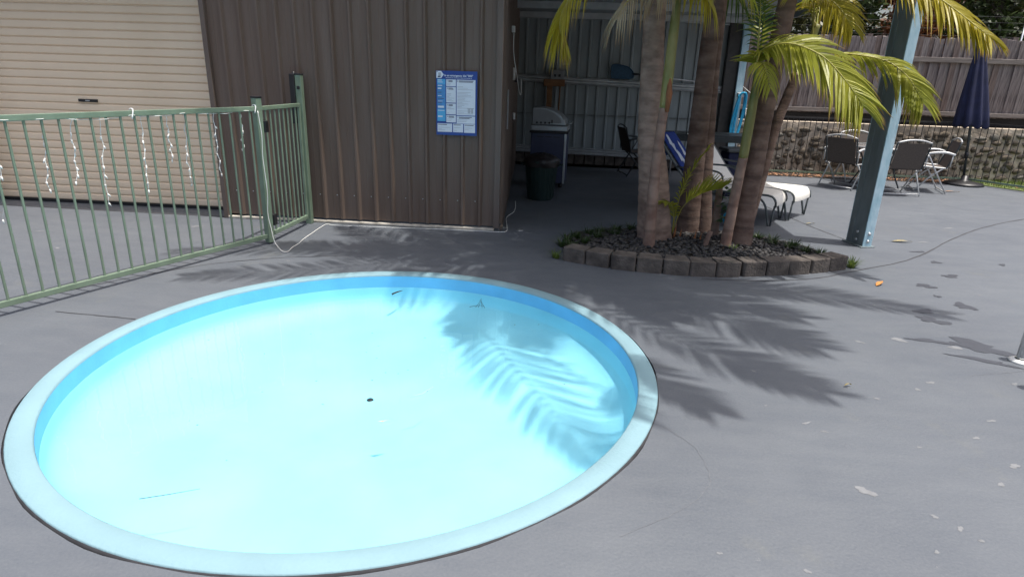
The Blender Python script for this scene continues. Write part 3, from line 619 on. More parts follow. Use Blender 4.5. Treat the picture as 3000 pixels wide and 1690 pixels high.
# pebbles
bmt = bmesh.new(); bmesh.ops.create_icosphere(bmt, subdivisions=1, radius=1); ico_v = [v.co.copy() for v in bmt.verts]; ico_f = [tuple(v.index for v in f.verts) for f in bmt.faces]; bmt.free()
pb = MB()
for i in range(2300):
    a = rnd.uniform(0, 6.283); r_ = math.sqrt(rnd.random())
    x = bed_c.x + 1.2 * r_ * math.cos(a); y = bed_c.y + (.57 if math.sin(a) < 0 else .72) * r_ * math.sin(a); z = .10 - .04 * r_ + rnd.uniform(0, .015)
    s_ = rnd.uniform(.012, .027); q3 = Matrix.Rotation(rnd.uniform(0, 6.28), 3, 'Z') @ Matrix.Rotation(rnd.uniform(-.5, .5), 3, 'X')
    sx, sy, sz = s_ * rnd.uniform(.9, 1.6), s_, s_ * rnd.uniform(.4, .75)
    pb.add([V((x, y, z)) + q3 @ V((v.x * sx, v.y * sy, v.z * sz)) for v in ico_v], ico_f, True)
tag(pb.build('pebbles', 'pebble'), 'dark pebble mulch covering the palm garden bed', 'pebbles', kind='stuff')

def tuft(name, x, y, z, n, ln, m_, label, cat, group=None, spread=.6):
    r0 = empty(name, (x, y, z), 0, label, cat, group); mb = MB()
    for i in range(n):
        a = rnd.uniform(0, 6.283); l_ = ln * rnd.uniform(.6, 1.1); d_ = V((math.cos(a), math.sin(a), 0)); sd = V((-d_.y, d_.x, 0)); w_ = rnd.uniform(.004, .007); o = d_ * rnd.uniform(0, .03); sp = spread * rnd.uniform(.4, 1.2); vs = []
        for k in range(4):
            u = k / 3; p = o + d_ * (l_ * sp * u) + V((0, 0, l_ * (u * .95 - .62 * sp * u * u))); ww = w_ * (1 - u * .9); vs += [p + sd * ww, p - sd * ww]
        mb.add(vs, [(2 * k, 2 * k + 1, 2 * k + 3, 2 * k + 2) for k in range(3)], True)
    mb.build('leaves', m_, r0); return r0
gl_ = 'dark strappy ground cover clump at the left edge of the palm bed'
gr_ = 'dark strappy ground cover clump at the right back of the palm bed'
for x, y in ((.02, 5.62), (.08, 5.80), (.16, 5.95), (.28, 6.1), (.42, 6.22), (.58, 6.32), (.12, 5.55), (.24, 5.75), (.38, 5.98), (.74, 6.42), (.55, 6.12)): tuft('ground_cover_plant', x, y, .06, 60, .13, 'mondo', gl_, 'plant', 'ground cover left of the palms', .8)
for x, y in ((2.08, 6.05), (2.2, 5.95), (2.32, 5.85), (2.42, 5.76), (2.12, 6.2), (2.0, 6.3), (2.28, 6.05)): tuft('ground_cover_plant', x, y, .06, 60, .12, 'mondo', gr_, 'plant', 'ground cover right of the palms', .8)
tuft('grass_tuft', 2.66, 5.63, 0.0, 70, .14, 'grass', 'bright green grass tuft beside the last edging block', 'grass tuft', None, .7)
tuft('grass_tuft', -.02, 5.42, 0.0, 40, .11, 'grass', 'small green tuft beside the first edging block', 'grass tuft', None, .7)
tuft('grass_tuft', 1.62, 5.72, .07, 26, .10, 'grass', 'small green weed at the foot of the front thin palm', 'grass tuft', None, .7)

# ------------------------------------------------------------------ palms
def folded(vs, segs, fold=.35):
    """turn a flat strip into a V-folded blade with a midrib; returns verts, faces, tip factors"""
    out, tip = [], []
    for k in range(segs + 1):
        a, b = vs[2 * k], vs[2 * k + 1]; t = vs[min(2 * k + 2, 2 * segs)] - vs[max(2 * k - 2, 0)]; w_ = a - b; nr = t.cross(w_)
        nr = nr.normalized() * (w_.length * fold) if nr.length > 1e-9 else V((0, 0, 0))
        out += [a, (a + b) / 2 - nr, b]; tip += [k / segs] * 3
    fs = [f for k in range(segs) for f in ((3 * k, 3 * k + 1, 3 * k + 4, 3 * k + 3), (3 * k + 1, 3 * k + 2, 3 * k + 5, 3 * k + 4))]
    return out, fs, tip
def leaflet(p0, T, S, N, side, ln, fwd, lift, droop, wd, segs=5, twist=0.0):
    d = (S * side * math.cos(fwd) + T * math.sin(fwd) + N * lift).normalized(); wv_ = (T - d * T.dot(d)).normalized()
    if twist: wv_ = Matrix.Rotation(twist, 3, d) @ wv_
    vs = []
    for k in range(segs + 1):
        u = k / segs; p = p0 + d * ln * u * (1 - .22 * droop * u) + V((0, 0, -1)) * droop * ln * u * u
        ww = wd * (0.45 + 1.6 * u * (1 - u) * 1.3) * (1 - u ** 3) / 2 + .0006
        vs += [p + wv_ * ww, p - wv_ * ww]
    return vs, [(2 * k, 2 * k + 1, 2 * k + 3, 2 * k + 2) for k in range(segs)]

def frond(parent, pts, npair, ln, droop=.5, wd=.026, m_='frond', single=False, start=.16, fw0=.5, fw1=1.0, lift=.12, rr=.011, tipscale=.45, roll=0.0, seg=5):
    P = curve(pts, 60); n = 60
    rb = MB().tube(P[::3] + [P[-1]], [rr * (1 - .85 * i / 20) for i in range(len(P[::3]) + 1)], 6)
    if single: body = rb.build('frond', 'rachis', parent, True)
    else:
        me_m = MB(); me_m.add(rb.v, rb.f, True)
    for i in range(npair):
        u = start + (1 - start) * (i + .5) / npair; f = u * (n - 1); j = min(int(f), n - 2); p = P[j].lerp(P[j + 1], f - j)
        T = (P[min(j + 2, n - 1)] - P[max(j - 1, 0)]).normalized(); S = T.cross(V((0, 0, 1)))
        S = S.normalized() if S.length > .05 else V((1, 0, 0)); 
        if roll: S = Matrix.Rotation(roll, 3, T) @ S
        N = S.cross(T)
        env = min(1, .55 + 2.2 * (u - start)) * (1 - (1 - tipscale) * max(0, (u - .55) / .45) ** 1.3)
        for side in (-1, 1):
            if rnd.random() < .03: continue
            vs, fs = leaflet(p, T, S, N, side, ln * env * rnd.uniform(.88, 1.08), fw0 + (fw1 - fw0) * u + rnd.uniform(-.07, .07), lift + rnd.uniform(-.08, .1), droop * rnd.uniform(.75, 1.3), wd * rnd.uniform(.85, 1.15), seg, rnd.uniform(-.35, .35))
            if single:
                v3, f3, tp3 = folded(vs, seg); lo = MB().add(v3, f3, False).build('leaflet', m_, body)
                at = lo.data.attributes.new('tip', 'FLOAT', 'POINT'); k0 = rnd.uniform(0, .12); at.data.foreach_set('value', [x + k0 for x in tp3])
            else: me_m.add(vs, fs, True)
    if not single: body = me_m.build('frond', m_, parent, True)
    return body

def palm(name, label, pts, radii, m_, ring=.09, n=14, group='clump of palms in the edged bed'):
    base = V(pts[0]); root = empty(name, base, 0, label, 'palm', group)
    L = sum((V(pts[i + 1]) - V(pts[i])).length for i in range(len(pts) - 1)); k = max(20, int(L / ring) * 3); P = curve(pts, k); rs = []
    for i in range(k):
        u = i / (k - 1) * (len(radii) - 1); j = min(int(u), len(radii) - 2); r_ = radii[j] + (radii[j + 1] - radii[j]) * (u - j)
        rs.append(r_ * (1.0 if i % 3 else .978) * rnd.uniform(.99, 1.012))
    tr = MB().tube(P, rs, n).build('trunk', m_, root, True)
    return root, P
def crown(root, c, specs, L, npair=38, ln=.5, m_='frond', **kw):
    c = V(c)
    for az, f, a_, b_ in specs:
        h = V((math.cos(R(az)), math.sin(R(az)), 0)); l_ = L * f
        pts = [c + h * (l_ * .95 * t) + V((0, 0, l_ * (a_ * t - b_ * t * t))) for t in (0, .12, .3, .5, .7, .86, 1.0)]
        frond(root, pts, npair, ln, kw.get('droop', .55), kw.get('wd', .046), m_, False, .14, seg=4, rr=.016)
def shaft(root, pts, radii, m_='shaft'): 
    P = curve(pts, 16); k = len(radii) - 1
    rs = []
    for i in range(16):
        u = i / 15 * k; j = min(int(u), k - 1); rs.append(radii[j] + (radii[j + 1] - radii[j]) * (u - j))
    return MB().tube(P, rs, 12).build('crownshaft', m_, root, True)

# A: stout grey trunk
pa, _ = palm('palm_tree', 'stout grey ringed palm trunk at the left of the clump', [(.94, 6.05, .03), (.87, 6.05, .65), (.80, 6.05, 1.05), (.76, 6.05, 1.56), (.73, 6.04, 2.06), (.68, 5.98, 2.9), (.60, 5.65, 3.8)], [.175, .142, .118, .106, .096, .09, .085], 'trunk', .10, 18)
shaft(pa, [(.60, 5.68, 3.75), (.56, 5.4, 4.2), (.5, 5.0, 4.7)], [.09, .10, .06])
KW = dict(droop=.4, wd=.048, seg=4, rr=.016, start=.12)
CA = (.5, 5.0, 4.72)
frond(pa, [CA, (.64, 4.47, 4.88), (.89, 3.78, 4.68), (1.19, 3.0, 4.32), (1.37, 2.5, 4.0)], 34, .60, m_='frond', **KW)
frond(pa, [CA, (0.0, 5.15, 4.9), (-.73, 5.18, 4.62), (-1.6, 5.0, 4.3), (-2.36, 4.79, 3.98)], 34, .50, m_='frond', **KW)
frond(pa, [CA, (-.2, 4.75, 4.9), (-.83, 4.47, 4.56), (-1.4, 4.3, 4.3), (-1.85, 4.14, 4.05)], 30, .46, m_='frond', **KW)
frond(pa, [CA, (1.2, 4.25, 4.97), (1.95, 3.46, 4.6), (2.28, 3.12, 4.32), (2.50, 2.88, 4.05)], 30, .48, m_='frond', **dict(KW, start=.34))
frond(pa, [CA, (1.05, 4.05, 4.92), (1.55, 3.2, 4.5), (1.72, 2.88, 4.27), (1.84, 2.6, 4.05)], 22, .42, m_='frond', **dict(KW, start=.5))
crown(pa, CA, [(175, .85, .6, .8), (150, .85, .5, .8), (120, .9, .55, .8), (85, .85, .55, .85), (50, .75, .6, .85), (20, .6, .7, .9)], 2.5, 42, .52)
# B: thin young palm in front of A, crown just at the top of the view
pb_, _ = palm('palm_tree', 'slender palm with green shaft rising in front of the stout grey trunk', [(.84, 5.71, .03), (.83, 5.71, .61), (.835, 5.71, 1.06), (.85, 5.71, 1.36)], [.058, .05, .044, .04], 'trunk3', .13, 12)
shaft(pb_, [(.848, 5.71, 1.33), (.855, 5.71, 1.6), (.862, 5.71, 2.0), (.865, 5.70, 2.3)], [.042, .046, .040, .028])
MB().tube([(.868, 5.675, 1.30), (.872, 5.668, 1.45), (.862, 5.685, 1.62)], [.018, .03, .008], 7).build('leaf_sheath', 'boot', pb_, True)
frond(pb_, [(.865, 5.7, 2.28), (.60, 5.8, 2.47), (.25, 5.74, 2.40), (.03, 5.6, 2.24), (-.08, 5.5, 2.05), (-.09, 5.45, 1.92), (-.06, 5.42, 1.84)], 44, .28, .95, .022, 'frond_y', True, .2, .7, 1.2, tipscale=.45)
frond(pb_, [(.865, 5.7, 2.28), (.68, 5.72, 2.33), (.52, 5.62, 2.24), (.42, 5.54, 2.12), (.37, 5.5, 2.02)], 24, .28, 1.0, .016, 'dead', True, .15)
frond(pb_, [(.865, 5.7, 2.28), (.80, 5.56, 2.34), (.72, 5.46, 2.30), (.66, 5.40, 2.22)], 20, .26, 1.1, .016, 'dead', True, .1)
frond(pb_, [(.865, 5.7, 2.26), (.93, 5.58, 2.30), (1.02, 5.48, 2.22), (1.08, 5.42, 2.12)], 20, .26, 1.0, .018, 'frond_y', True, .1)
frond(pb_, [(.865, 5.7, 2.28), (.88, 5.52, 2.40), (.93, 5.34, 2.36), (.98, 5.2, 2.24)], 20, .26, .8, .02, 'frond', True, .2)
frond(pb_, [(.865, 5.7, 2.28), (1.05, 5.66, 2.42), (1.27, 5.6, 2.38), (1.42, 5.55, 2.2)], 22, .30, .7, .022, 'frond', True, .2)
frond(pb_, [(.865, 5.7, 2.28), (1.0, 5.9, 2.5), (1.3, 6.15, 2.45), (1.55, 6.3, 2.2)], 24, .34, .7, .024, 'frond_d', False, .2)
frond(pb_, [(.865, 5.7, 2.28), (.75, 5.95, 2.55), (.6, 6.3, 2.6), (.5, 6.6, 2.4)], 24, .34, .6, .024, 'frond', False, .2)
# C, D: middle pair
pc_, _ = palm('palm_tree', 'dark palm trunk in the middle of the clump, left of the pair', [(1.33, 6.45, .03), (1.32, 6.45, .61), (1.315, 6.44, 1.2), (1.31, 6.42, 1.76), (1.31, 6.36, 2.3), (1.29, 6.12, 3.2), (1.24, 5.6, 4.1)], [.12, .105, .095, .085, .08, .075, .075], 'trunk2', .11, 14)
shaft(pc_, [(1.24, 5.62, 4.07), (1.22, 5.42, 4.4), (1.2, 5.2, 4.7)], [.075, .09, .05])
CC = (1.2, 5.15, 4.7)
frond(pc_, [CC, (1.8, 4.5, 4.88), (2.33, 3.88, 4.55), (2.55, 3.66, 4.35), (2.70, 3.5, 4.12)], 32, .52, m_='frond', **KW)
frond(pc_, [CC, (2.0, 4.93, 4.95), (2.73, 4.69, 4.62), (3.3, 4.5, 4.3), (3.86, 4.28, 3.98)], 34, .46, m_='frond', **KW)
crown(pc_, CC, [(-20, .74, .45, .65), (-35, .80, .45, .65), (-48, .62, .5, .7), (-62, .62, .5, .7), (-95, .5, .6, .7), (60, .85, .55, .8), (95, .8, .6, .8), (125, .85, .55, .8), (150, .9, .5, .75), (178, .85, .5, .75), (205, .62, .55, .75), (240, .55, .6, .75)], 2.6, 42, .54)
pd_, _ = palm('palm_tree', 'dark palm trunk in the middle of the clump, right of the pair', [(1.49, 6.5, .03), (1.44, 6.5, .59), (1.405, 6.5, 1.18), (1.385, 6.5, 1.73), (1.39, 6.5, 2.2), (1.42, 6.48, 2.9), (1.45, 6.4, 3.5)], [.11, .09, .08, .07, .065, .06, .06], 'trunk2', .11, 14)
shaft(pd_, [(1.45, 6.42, 3.45), (1.46, 6.4, 3.8), (1.47, 6.36, 4.1)], [.06, .07, .04])
crown(pd_, (1.47, 6.36, 4.05), [(50, .8, .5, .9), (80, .9, .5, .9), (130, .9, .55, .9), (200, .95, .5, .85), (235, .85, .5, .8), (270, .75, .6, .8), (300, .7, .5, .8)], 1.9, 34, .48)
# E: thin palm at the front right
pe, _ = palm('palm_tree', 'thin reddish palm stem with green top at the front right', [(1.57, 5.84, .03), (1.585, 5.85, .3), (1.61, 5.86, .71), (1.625, 5.86, .92)], [.055, .05, .046, .042], 'trunk3', .12, 12)
shaft(pe, [(1.624, 5.86, .90), (1.632, 5.86, 1.2), (1.64, 5.86, 1.47), (1.63, 5.86, 1.68)], [.042, .045, .038, .022])
frond(pe, [(1.63, 5.86, 1.64), (1.61, 5.8, 1.80), (1.72, 5.7, 1.87), (1.85, 5.58, 1.86), (2.02, 5.45, 1.77), (2.15, 5.33, 1.62), (2.23, 5.24, 1.50), (2.27, 5.18, 1.42)], 80, .44, .34, .030, 'frond', True, .06, .45, 1.05, .05, .010, .48, roll=.45)
frond(pe, [(1.63, 5.86, 1.66), (1.60, 5.84, 1.9), (1.56, 5.75, 2.1), (1.5, 5.6, 2.2)], 18, .26, .5, .02, 'frond_d', True, .2)
frond(pe, [(1.63, 5.86, 1.66), (1.66, 5.95, 1.95), (1.68, 6.1, 2.25), (1.7, 6.3, 2.45)], 20, .28, .5, .02, 'frond', False, .2)
frond(pe, [(1.63, 5.86, 1.60), (1.60, 5.7, 1.72), (1.60, 5.52, 1.68), (1.63, 5.4, 1.52)], 18, .22, .7, .018, 'frond', True, .2)
# F: large leaning trunk
pf_, _ = palm('palm_tree', 'large dark palm trunk leaning right behind the thin front stem', [(1.75, 6.02, .03), (1.75, 6.02, .5), (1.775, 6.02, .88), (1.785, 6.02, 1.24), (1.81, 6.02, 1.59), (1.83, 6.02, 2.01), (1.86, 6.02, 2.5), (1.9, 6.02, 3.2)], [.125, .105, .095, .09, .085, .08, .078, .075], 'trunk2', .12, 16)
shaft(pf_, [(1.9, 6.02, 3.15), (1.92, 6.02, 3.5), (1.94, 6.02, 3.8)], [.075, .085, .04])
frond(pf_, [(1.94, 6.02, 3.35), (2.08, 5.96, 3.1), (2.30, 5.9, 2.72), (2.58, 5.78, 2.43), (2.75, 5.65, 2.31), (2.89, 5.5, 2.18), (3.03, 5.35, 2.03), (3.10, 5.24, 1.94)], 76, .38, .42, .028, 'frond_y', True, .2, .5, 1.05, .02, .012, .5, roll=.3)
crown(pf_, (1.94, 6.02, 3.75), [(75, .9, .5, .9), (100, .9, .5, .9), (130, .95, .5, .9), (165, .9, .5, .85), (195, .9, .5, .85), (225, .85, .5, .8), (252, .75, .55, .75), (278, .6, .55, .75)], 2.1, 38, .5)
# G: thinner trunk leaning right behind F
pg, _ = palm('palm_tree', 'thin palm trunk leaning strongly right behind the large one', [(1.86, 6.3, .03), (1.885, 6.3, .25), (1.94, 6.3, .66), (2.0, 6.3, 1.14), (2.06, 6.3, 1.42), (2.12, 6.3, 1.66)], [.075, .065, .058, .05, .045, .042], 'trunk2', .11, 12)
shaft(pg, [(2.115, 6.3, 1.64), (2.17, 6.3, 1.85), (2.23, 6.3, 2.08)], [.042, .046, .025])
frond(pg, [(2.18, 6.3, 1.94), (2.33, 6.2, 1.84), (2.52, 6.05, 1.82), (2.71, 5.9, 1.77), (2.83, 5.76, 1.66), (2.90, 5.66, 1.53), (2.93, 5.6, 1.45)], 60, .36, .36, .028, 'frond', True, .2, .5, 1.05, .02, .010, .5, roll=.35)
frond(pg, [(2.22, 6.3, 2.05), (2.11, 6.2, 2.22), (2.17, 6.05, 2.27), (2.25, 5.9, 2.17), (2.32, 5.77, 2.02)], 44, .34, .5, .026, 'frond_y', True, .2, roll=.35)
frond(pg, [(2.22, 6.3, 2.05), (2.28, 6.45, 2.25), (2.45, 6.65, 2.4), (2.7, 6.85, 2.35)], 26, .34, .6, .024, 'frond', False, .2)
frond(pg, [(2.20, 6.3, 1.95), (2.12, 6.15, 2.2), (1.98, 5.95, 2.36), (1.85, 5.78, 2.3)], 24, .32, .6, .024, 'frond', True, .25)
# seedling palm and shrub
ps = empty('palm_seedling', (1.11, 6.1, .06), 0, 'small palm seedling with thin arching fronds between the trunks', 'seedling', None)
frond(ps, [(1.11, 6.09, .12), (1.13, 6.04, .48), (1.21, 5.99, .76), (1.32, 5.95, .98)], 24, .28, .35, .015, 'frond', True, .3, .7, 1.1, .1, .006)
frond(ps, [(1.11, 6.09, .12), (1.17, 6.03, .40), (1.32, 5.98, .55), (1.5, 5.94, .62)], 26, .34, .1, .014, 'frond', True, .4, .7, 1.1, .5, .006)
frond(ps, [(1.11, 6.09, .12), (1.09, 6.0, .32), (1.04, 5.92, .45), (.97, 5.86, .48)], 18, .2, .4, .014, 'frond', True, .3, .7, 1.1, .1, .005)
for i, (x, y, h_) in enumerate(((1.12, 6.06, .24), (1.18, 6.1, .17), (1.3, 5.98, .2), (1.36, 6.02, .16))): MB().tube([(x, y, .05), (x + .01, y - .01, h_ * .6), (x + .02, y, h_)], [.014, .011, .002], 7).build('dry_sheath', 'boot', ps, True)
stp = tag(MB().tube(curve([(1.37, 5.78, .06), (1.38, 5.77, .15), (1.40, 5.76, .24)], 8), [.024] * 8, 10).build('cut_stump', 'trunk3'), 'short cut palm stump in the pebbles between the trunks', 'stump')
sh = empty('leafy_shrub', (1.56, 6.24, .06), 0, 'small broad-leaved green shrub between the palm trunks', 'shrub')
MB().tube(curve([(1.56, 6.25, .05), (1.555, 6.25, .35), (1.55, 6.25, .65)], 12), [.045 - .0015 * i for i in range(12)], 10).build('stem', 'trunk', sh, True)
sm_ = MB()
for i in range(60):
    p = V((1.6 + rnd.gauss(0, .07), 6.16 + rnd.gauss(0, .06), .42 + rnd.gauss(0, .11))); a = rnd.uniform(0, 6.28); d_ = V((math.cos(a), math.sin(a), rnd.uniform(-.7, .3))).normalized(); s2 = d_.cross(V((0, 0, 1))).normalized(); l_ = rnd.uniform(.05, .08)
    sm_.add([p, p + d_ * l_ * .5 + s2 * l_ * .35, p + d_ * l_, p + d_ * l_ * .5 - s2 * l_ * .35], [(0, 1, 2, 3)])
sm_.build('leaves', 'shrub', sh, True)

# ------------------------------------------------------------------ things under the carport
bq = empty('barbecue', (-.22, 9.45, 0), R(-4), 'hooded gas barbecue on a navy cabinet against the shed side', 'barbecue')
MB().box((0, 0, .43), (.52, .50, .72)).build('cabinet', 'cabinet', bq, False, .012)
MB().box((.245, -.256, .43), (.03, .012, .72)).build('trim', 'galv', bq, False, .003)
for k in range(3): MB().box((-.12 + .12 * k, -.253, .735), (.09, .006, .01)).build('vent', 'black', bq)
MB().box((0, 0, .80), (.56, .54, .03)).build('shelf', 'black', bq, False, .006)
MB().box((0, 0, .855), (.53, .5, .08)).build('burner_box', 'hood', bq, False, .012)
hp = [(-.25, 0, .90), (.24, 0, .90), (.225, 0, .97), (.16, 0, 1.04), (.06, 0, 1.10), (-.06, 0, 1.135), (-.16, 0, 1.14), (-.25, 0, 1.13)]
hd = MB().prism(hp, (0, -.24, 0), (0, .24, 0)).build('hood', 'hood', bq, False, .012)
MB().prism([(x * .82 - .02, 0, .93 + (z - .90) * .78) for x, y, z in hp], (0, -.252, 0), (0, -.242, 0)).build('hood_panel', 'strip', hd)
MB().box((.04, -.256, .95), (.02, .01, .05)).build('hood_latch', 'black', hd)
for k in range(4): MB().lathe([(.0005, .02), (.014, .018), (.016, 0)], (0, 0, 0), 10).build('knob', 'black', bq).matrix_local = Matrix.Translation((-.18 + .06 * k, -.25, .93)) @ Matrix.Rotation(R(90), 4, 'X')
MB().tube([(.255, -.2, .93), (.31, -.2, .93), (.31, .2, .93), (.255, .2, .93)], .01, 8).build('handle', 'galv', bq)
for x in (-.2, .2):
    for y in (-.19, .19): MB().lathe([(.001, .07), (.022, .07), (.03, .05), (.03, .02), (.02, 0), (.001, 0)], (x, y, 0), 10).build('castor', 'black', bq)
bn = empty('garbage_bin', (-.29, 8.3, 0), 0, 'dark green ribbed garbage bin with black liner beside the barbecue', 'bin')
MB().lathe([(.001, 0), (.165, 0), (.172, .02), (.215, .48), (.225, .50), (.225, .52), (.21, .52), (.2, .5), (.16, .03), (.001, .03)], (0, 0, 0), 28).build('body', 'binmat', bn)
for i in range(20):
    a = 2 * math.pi * i / 20; MB().beam((.172 * math.cos(a), .172 * math.sin(a), .03), (.213 * math.cos(a), .213 * math.sin(a), .47), .012, .010, (math.cos(a), math.sin(a), 0)).build('rib', 'binmat', bn)
lm = MB(); nl = 28; vs = []
for k, (r_, z) in enumerate(((.222, .44), (.235, .50), (.23, .535), (.17, .57), (.08, .60), (.005, .60))):
    for j in range(nl): 
        a = 2 * math.pi * j / nl; q2 = r_ * (1 + .06 * math.sin(5 * a + k) + rnd.uniform(-.03, .03)); vs.append((q2 * math.cos(a), q2 * math.sin(a), z + rnd.uniform(-.012, .012)))
lm.add(vs, [(i * nl + j, i * nl + (j + 1) % nl, (i + 1) * nl + (j + 1) % nl, (i + 1) * nl + j) for i in range(5) for j in range(nl)], True)
lm.build('liner', 'bag', bn)
for s_ in (-1, 1): MB().tube(curve([(s_ * .225, -.06, .45), (s_ * .27, -.03, .46), (s_ * .27, .03, .46), (s_ * .225, .06, .45)], 10), .01, 6).build('handle', 'binmat', bn)

sk = empty('pool_skimmer', (1.0, 11.9, 1.6), 0, 'blue leaf skimmer net resting on the carport wall rail', 'skimmer')
fr_ = [(.77, 11.88, 1.60), (.765, 11.88, 1.74), (.80, 11.88, 1.80), (.98, 11.88, 1.785), (1.08, 11.88, 1.75), (1.15, 11.88, 1.68), (1.16, 11.88, 1.60), (1.1, 11.88, 1.575), (.8, 11.88, 1.575), (.77, 11.88, 1.60)]
MB().tube(curve(fr_, 44), .012, 7).build('net_frame', 'netblue', sk, True)
MB().prism([(x, 0, z) for x, y, z in fr_[:-1]], (0, 11.884, 0), (0, 11.89, 0)).build('net', 'netblue', sk, True)
MB().tube([(1.15, 11.88, 1.65), (1.30, 11.88, 1.645)], .016, 8).build('socket', 'black', sk, True)
MB().tube([(1.28, 11.88, 1.645), (2.3, 11.88, 1.555)], .011, 8).build('handle', 'alu', sk, True)
pw = empty('meter_box', (-.2, 11.85, 1.5), 0, 'small grey switch box on a timber bracket at the wall rail', 'switch box')
MB().box((-.2, 11.86, 1.60), (.25, .10, .16)).build('case', 'strip', pw, True, .01)
MB().box((-.25, 11.86, 1.46), (.38, .10, .12)).build('bracket', 'wood', pw, True, .005)
for x in (-.24, -.16): MB().box((x, 11.805, 1.585), (.04, .02, .045)).build('switch', 'black', pw, True, .004)
MB().tube([(-.14, 11.86, 1.40), (-.15, 11.87, .9), (-.16, 11.87, .3)], .014, 7).build('conduit', 'wood', pw, True)
MB().box((-.33, 11.87, .8), (.10, .05, 1.2)).build('backing_board', 'wood', pw, True)

# folding sling chairs -------------------------------------------------------
def sling_chair(label, m_frame, m_leg, group):
    """local: faces +Y, origin on the ground under the seat"""
    r0 = empty('folding_chair', (0, 0, 0), 0, label, 'chair', group)
    W = .25
    fabs = MB(); prof_ = [(.20, .415), (.10, .405), (-.08, .395), (-.17, .40)]
    def sheet(pr, w_, t=.006):
        n_ = len(pr); vs_ = [(x, y, z) for y, z in pr for x in (-w_, w_)] + [(x, y, z - t) for y, z in pr for x in (-w_, w_)]
        fs_ = [(2 * i, 2 * i + 1, 2 * i + 3, 2 * i + 2) for i in range(n_ - 1)] + [(2 * n_ + 2 * i, 2 * n_ + 2 * i + 2, 2 * n_ + 2 * i + 3, 2 * n_ + 2 * i + 1) for i in range(n_ - 1)]
        return MB().add(vs_, fs_, True)
    sheet(prof_, W - .02).build('seat', 'sling', r0)
    bk = [(-.16, .40), (-.20, .52), (-.235, .66), (-.27, .79)]
    vs_ = [(x, y + dy, z) for dy in (0, -.006) for y, z in bk for x in (-W + .02, W - .02)]
    MB().add(vs_, [(2 * i, 2 * i + 1, 2 * i + 3, 2 * i + 2) for i in range(3)] + [(8 + 2 * i, 8 + 2 * i + 2, 8 + 2 * i + 3, 8 + 2 * i + 1) for i in range(3)], True).build('backrest', 'sling', r0)
    MB().tube(curve([(-W, -.275, .80), (-W * .5, -.285, .832), (0, -.288, .842), (W * .5, -.285, .832), (W, -.275, .80)], 16), .012, 7).build('top_bar', m_frame, r0)
    for s_ in (-1, 1):
        x = s_ * W
        MB().tube(curve([(x, -.275, .80), (x, -.23, .64), (x, -.17, .44), (x, -.15, .39)], 10), .0125, 7).build('back_frame', 'dtube' if m_frame != 'dtube' else m_frame, r0)
        MB().tube(curve([(x, -.17, .395), (x, 0, .40), (x, .2, .415)], 8), .0115, 7).build('seat_frame', m_leg, r0)
        x2 = s_ * (W + .028)
        MB().tube(curve([(x2, -.225, .605), (x2, -.10, .635), (x2, .08, .62), (x2, .20, .575)], 12), .018, 8).build('armrest', m_frame, r0)
        MB().tube([(x2, .13, .60), (x2, .02, .40), (x2, -.22, 0.01)], .0115, 7).build('leg', m_leg, r0)
        MB().tube([(x2 - s_ * .03, -.12, .395), (x2 - s_ * .03, .04, .25), (x2 - s_ * .03, .22, 0.01)], .0115, 7).build('leg', m_leg, r0)
        MB().tube([(x2, -.2, .6), (x2, -.19, .42)], .009, 6).build('arm_strut', m_leg, r0)
    MB().tube([(-W - .028, -.205, .035), (W + .028, -.205, .035)], .010, 7).build('stretcher', m_leg, r0)
    MB().tube([(-W, .205, .035), (W, .205, .035)], .010, 7).build('stretcher', m_leg, r0)
    return r0
cg = 'folding chairs round the patio table'
ch = sling_chair('folding chair nearest the camera, its brown back turned to the pool', 'alu', 'alu', cg)
ch.location = (5.13, 10.06, 0); ch.rotation_euler.z = R(4)
bpy.context.view_layer.update()
for (x, y, rz, lb) in ((4.55, 10.52, -52, 'folding chair at the left of the patio table facing right'), (5.87, 10.55, 74, 'folding chair at the right of the patio table facing left'), (5.05, 11.25, 184, 'folding chair behind the patio table facing the pool')):
    c = copy_tree(ch); c.location = (x, y, 0); c.rotation_euler.z = R(rz); c['label'] = lb
tb = empty('patio_table', (5.12, 10.68, 0), 0, 'low round smoked glass patio table between the folding chairs', 'table')
MB().lathe([(.001, .645), (.48, .645), (.485, .655), (.48, .662), (.001, .662)], (0, 0, 0), 40).build('tabletop', 'glass', tb)
MB().lathe([(.478, .640), (.495, .642), (.498, .655), (.495, .667), (.478, .664)], (0, 0, 0), 40).build('edge_ring', 'gtube', tb)
for i in range(4):
    a = R(45 + 90 * i); MB().tube(curve([(.36 * math.cos(a), .36 * math.sin(a), .64), (.24 * math.cos(a), .24 * math.sin(a), .35), (.38 * math.cos(a), .38 * math.sin(a), 0.01)], 12), .012, 7).build('leg', 'dtube', tb)
MB().lathe([(.225, .34), (.245, .345), (.245, .365), (.225, .37), (.225, .34)], (0, 0, 0), 24).build('brace_ring', 'dtube', tb)
c = copy_tree(ch); c.location = (1.22, 10.9, 0); c.rotation_euler.z = R(-78); c['label'] = 'dark framed chair in the shade against the carport back wall'; c['group'] = 'chairs under the carport'
for o in c.children:
    o.data = o.data.copy(); o.data.materials.clear(); o.data.materials.append(K['dtube'] if o.name.split('.')[0] not in ('seat', 'backrest') else K['sling'])

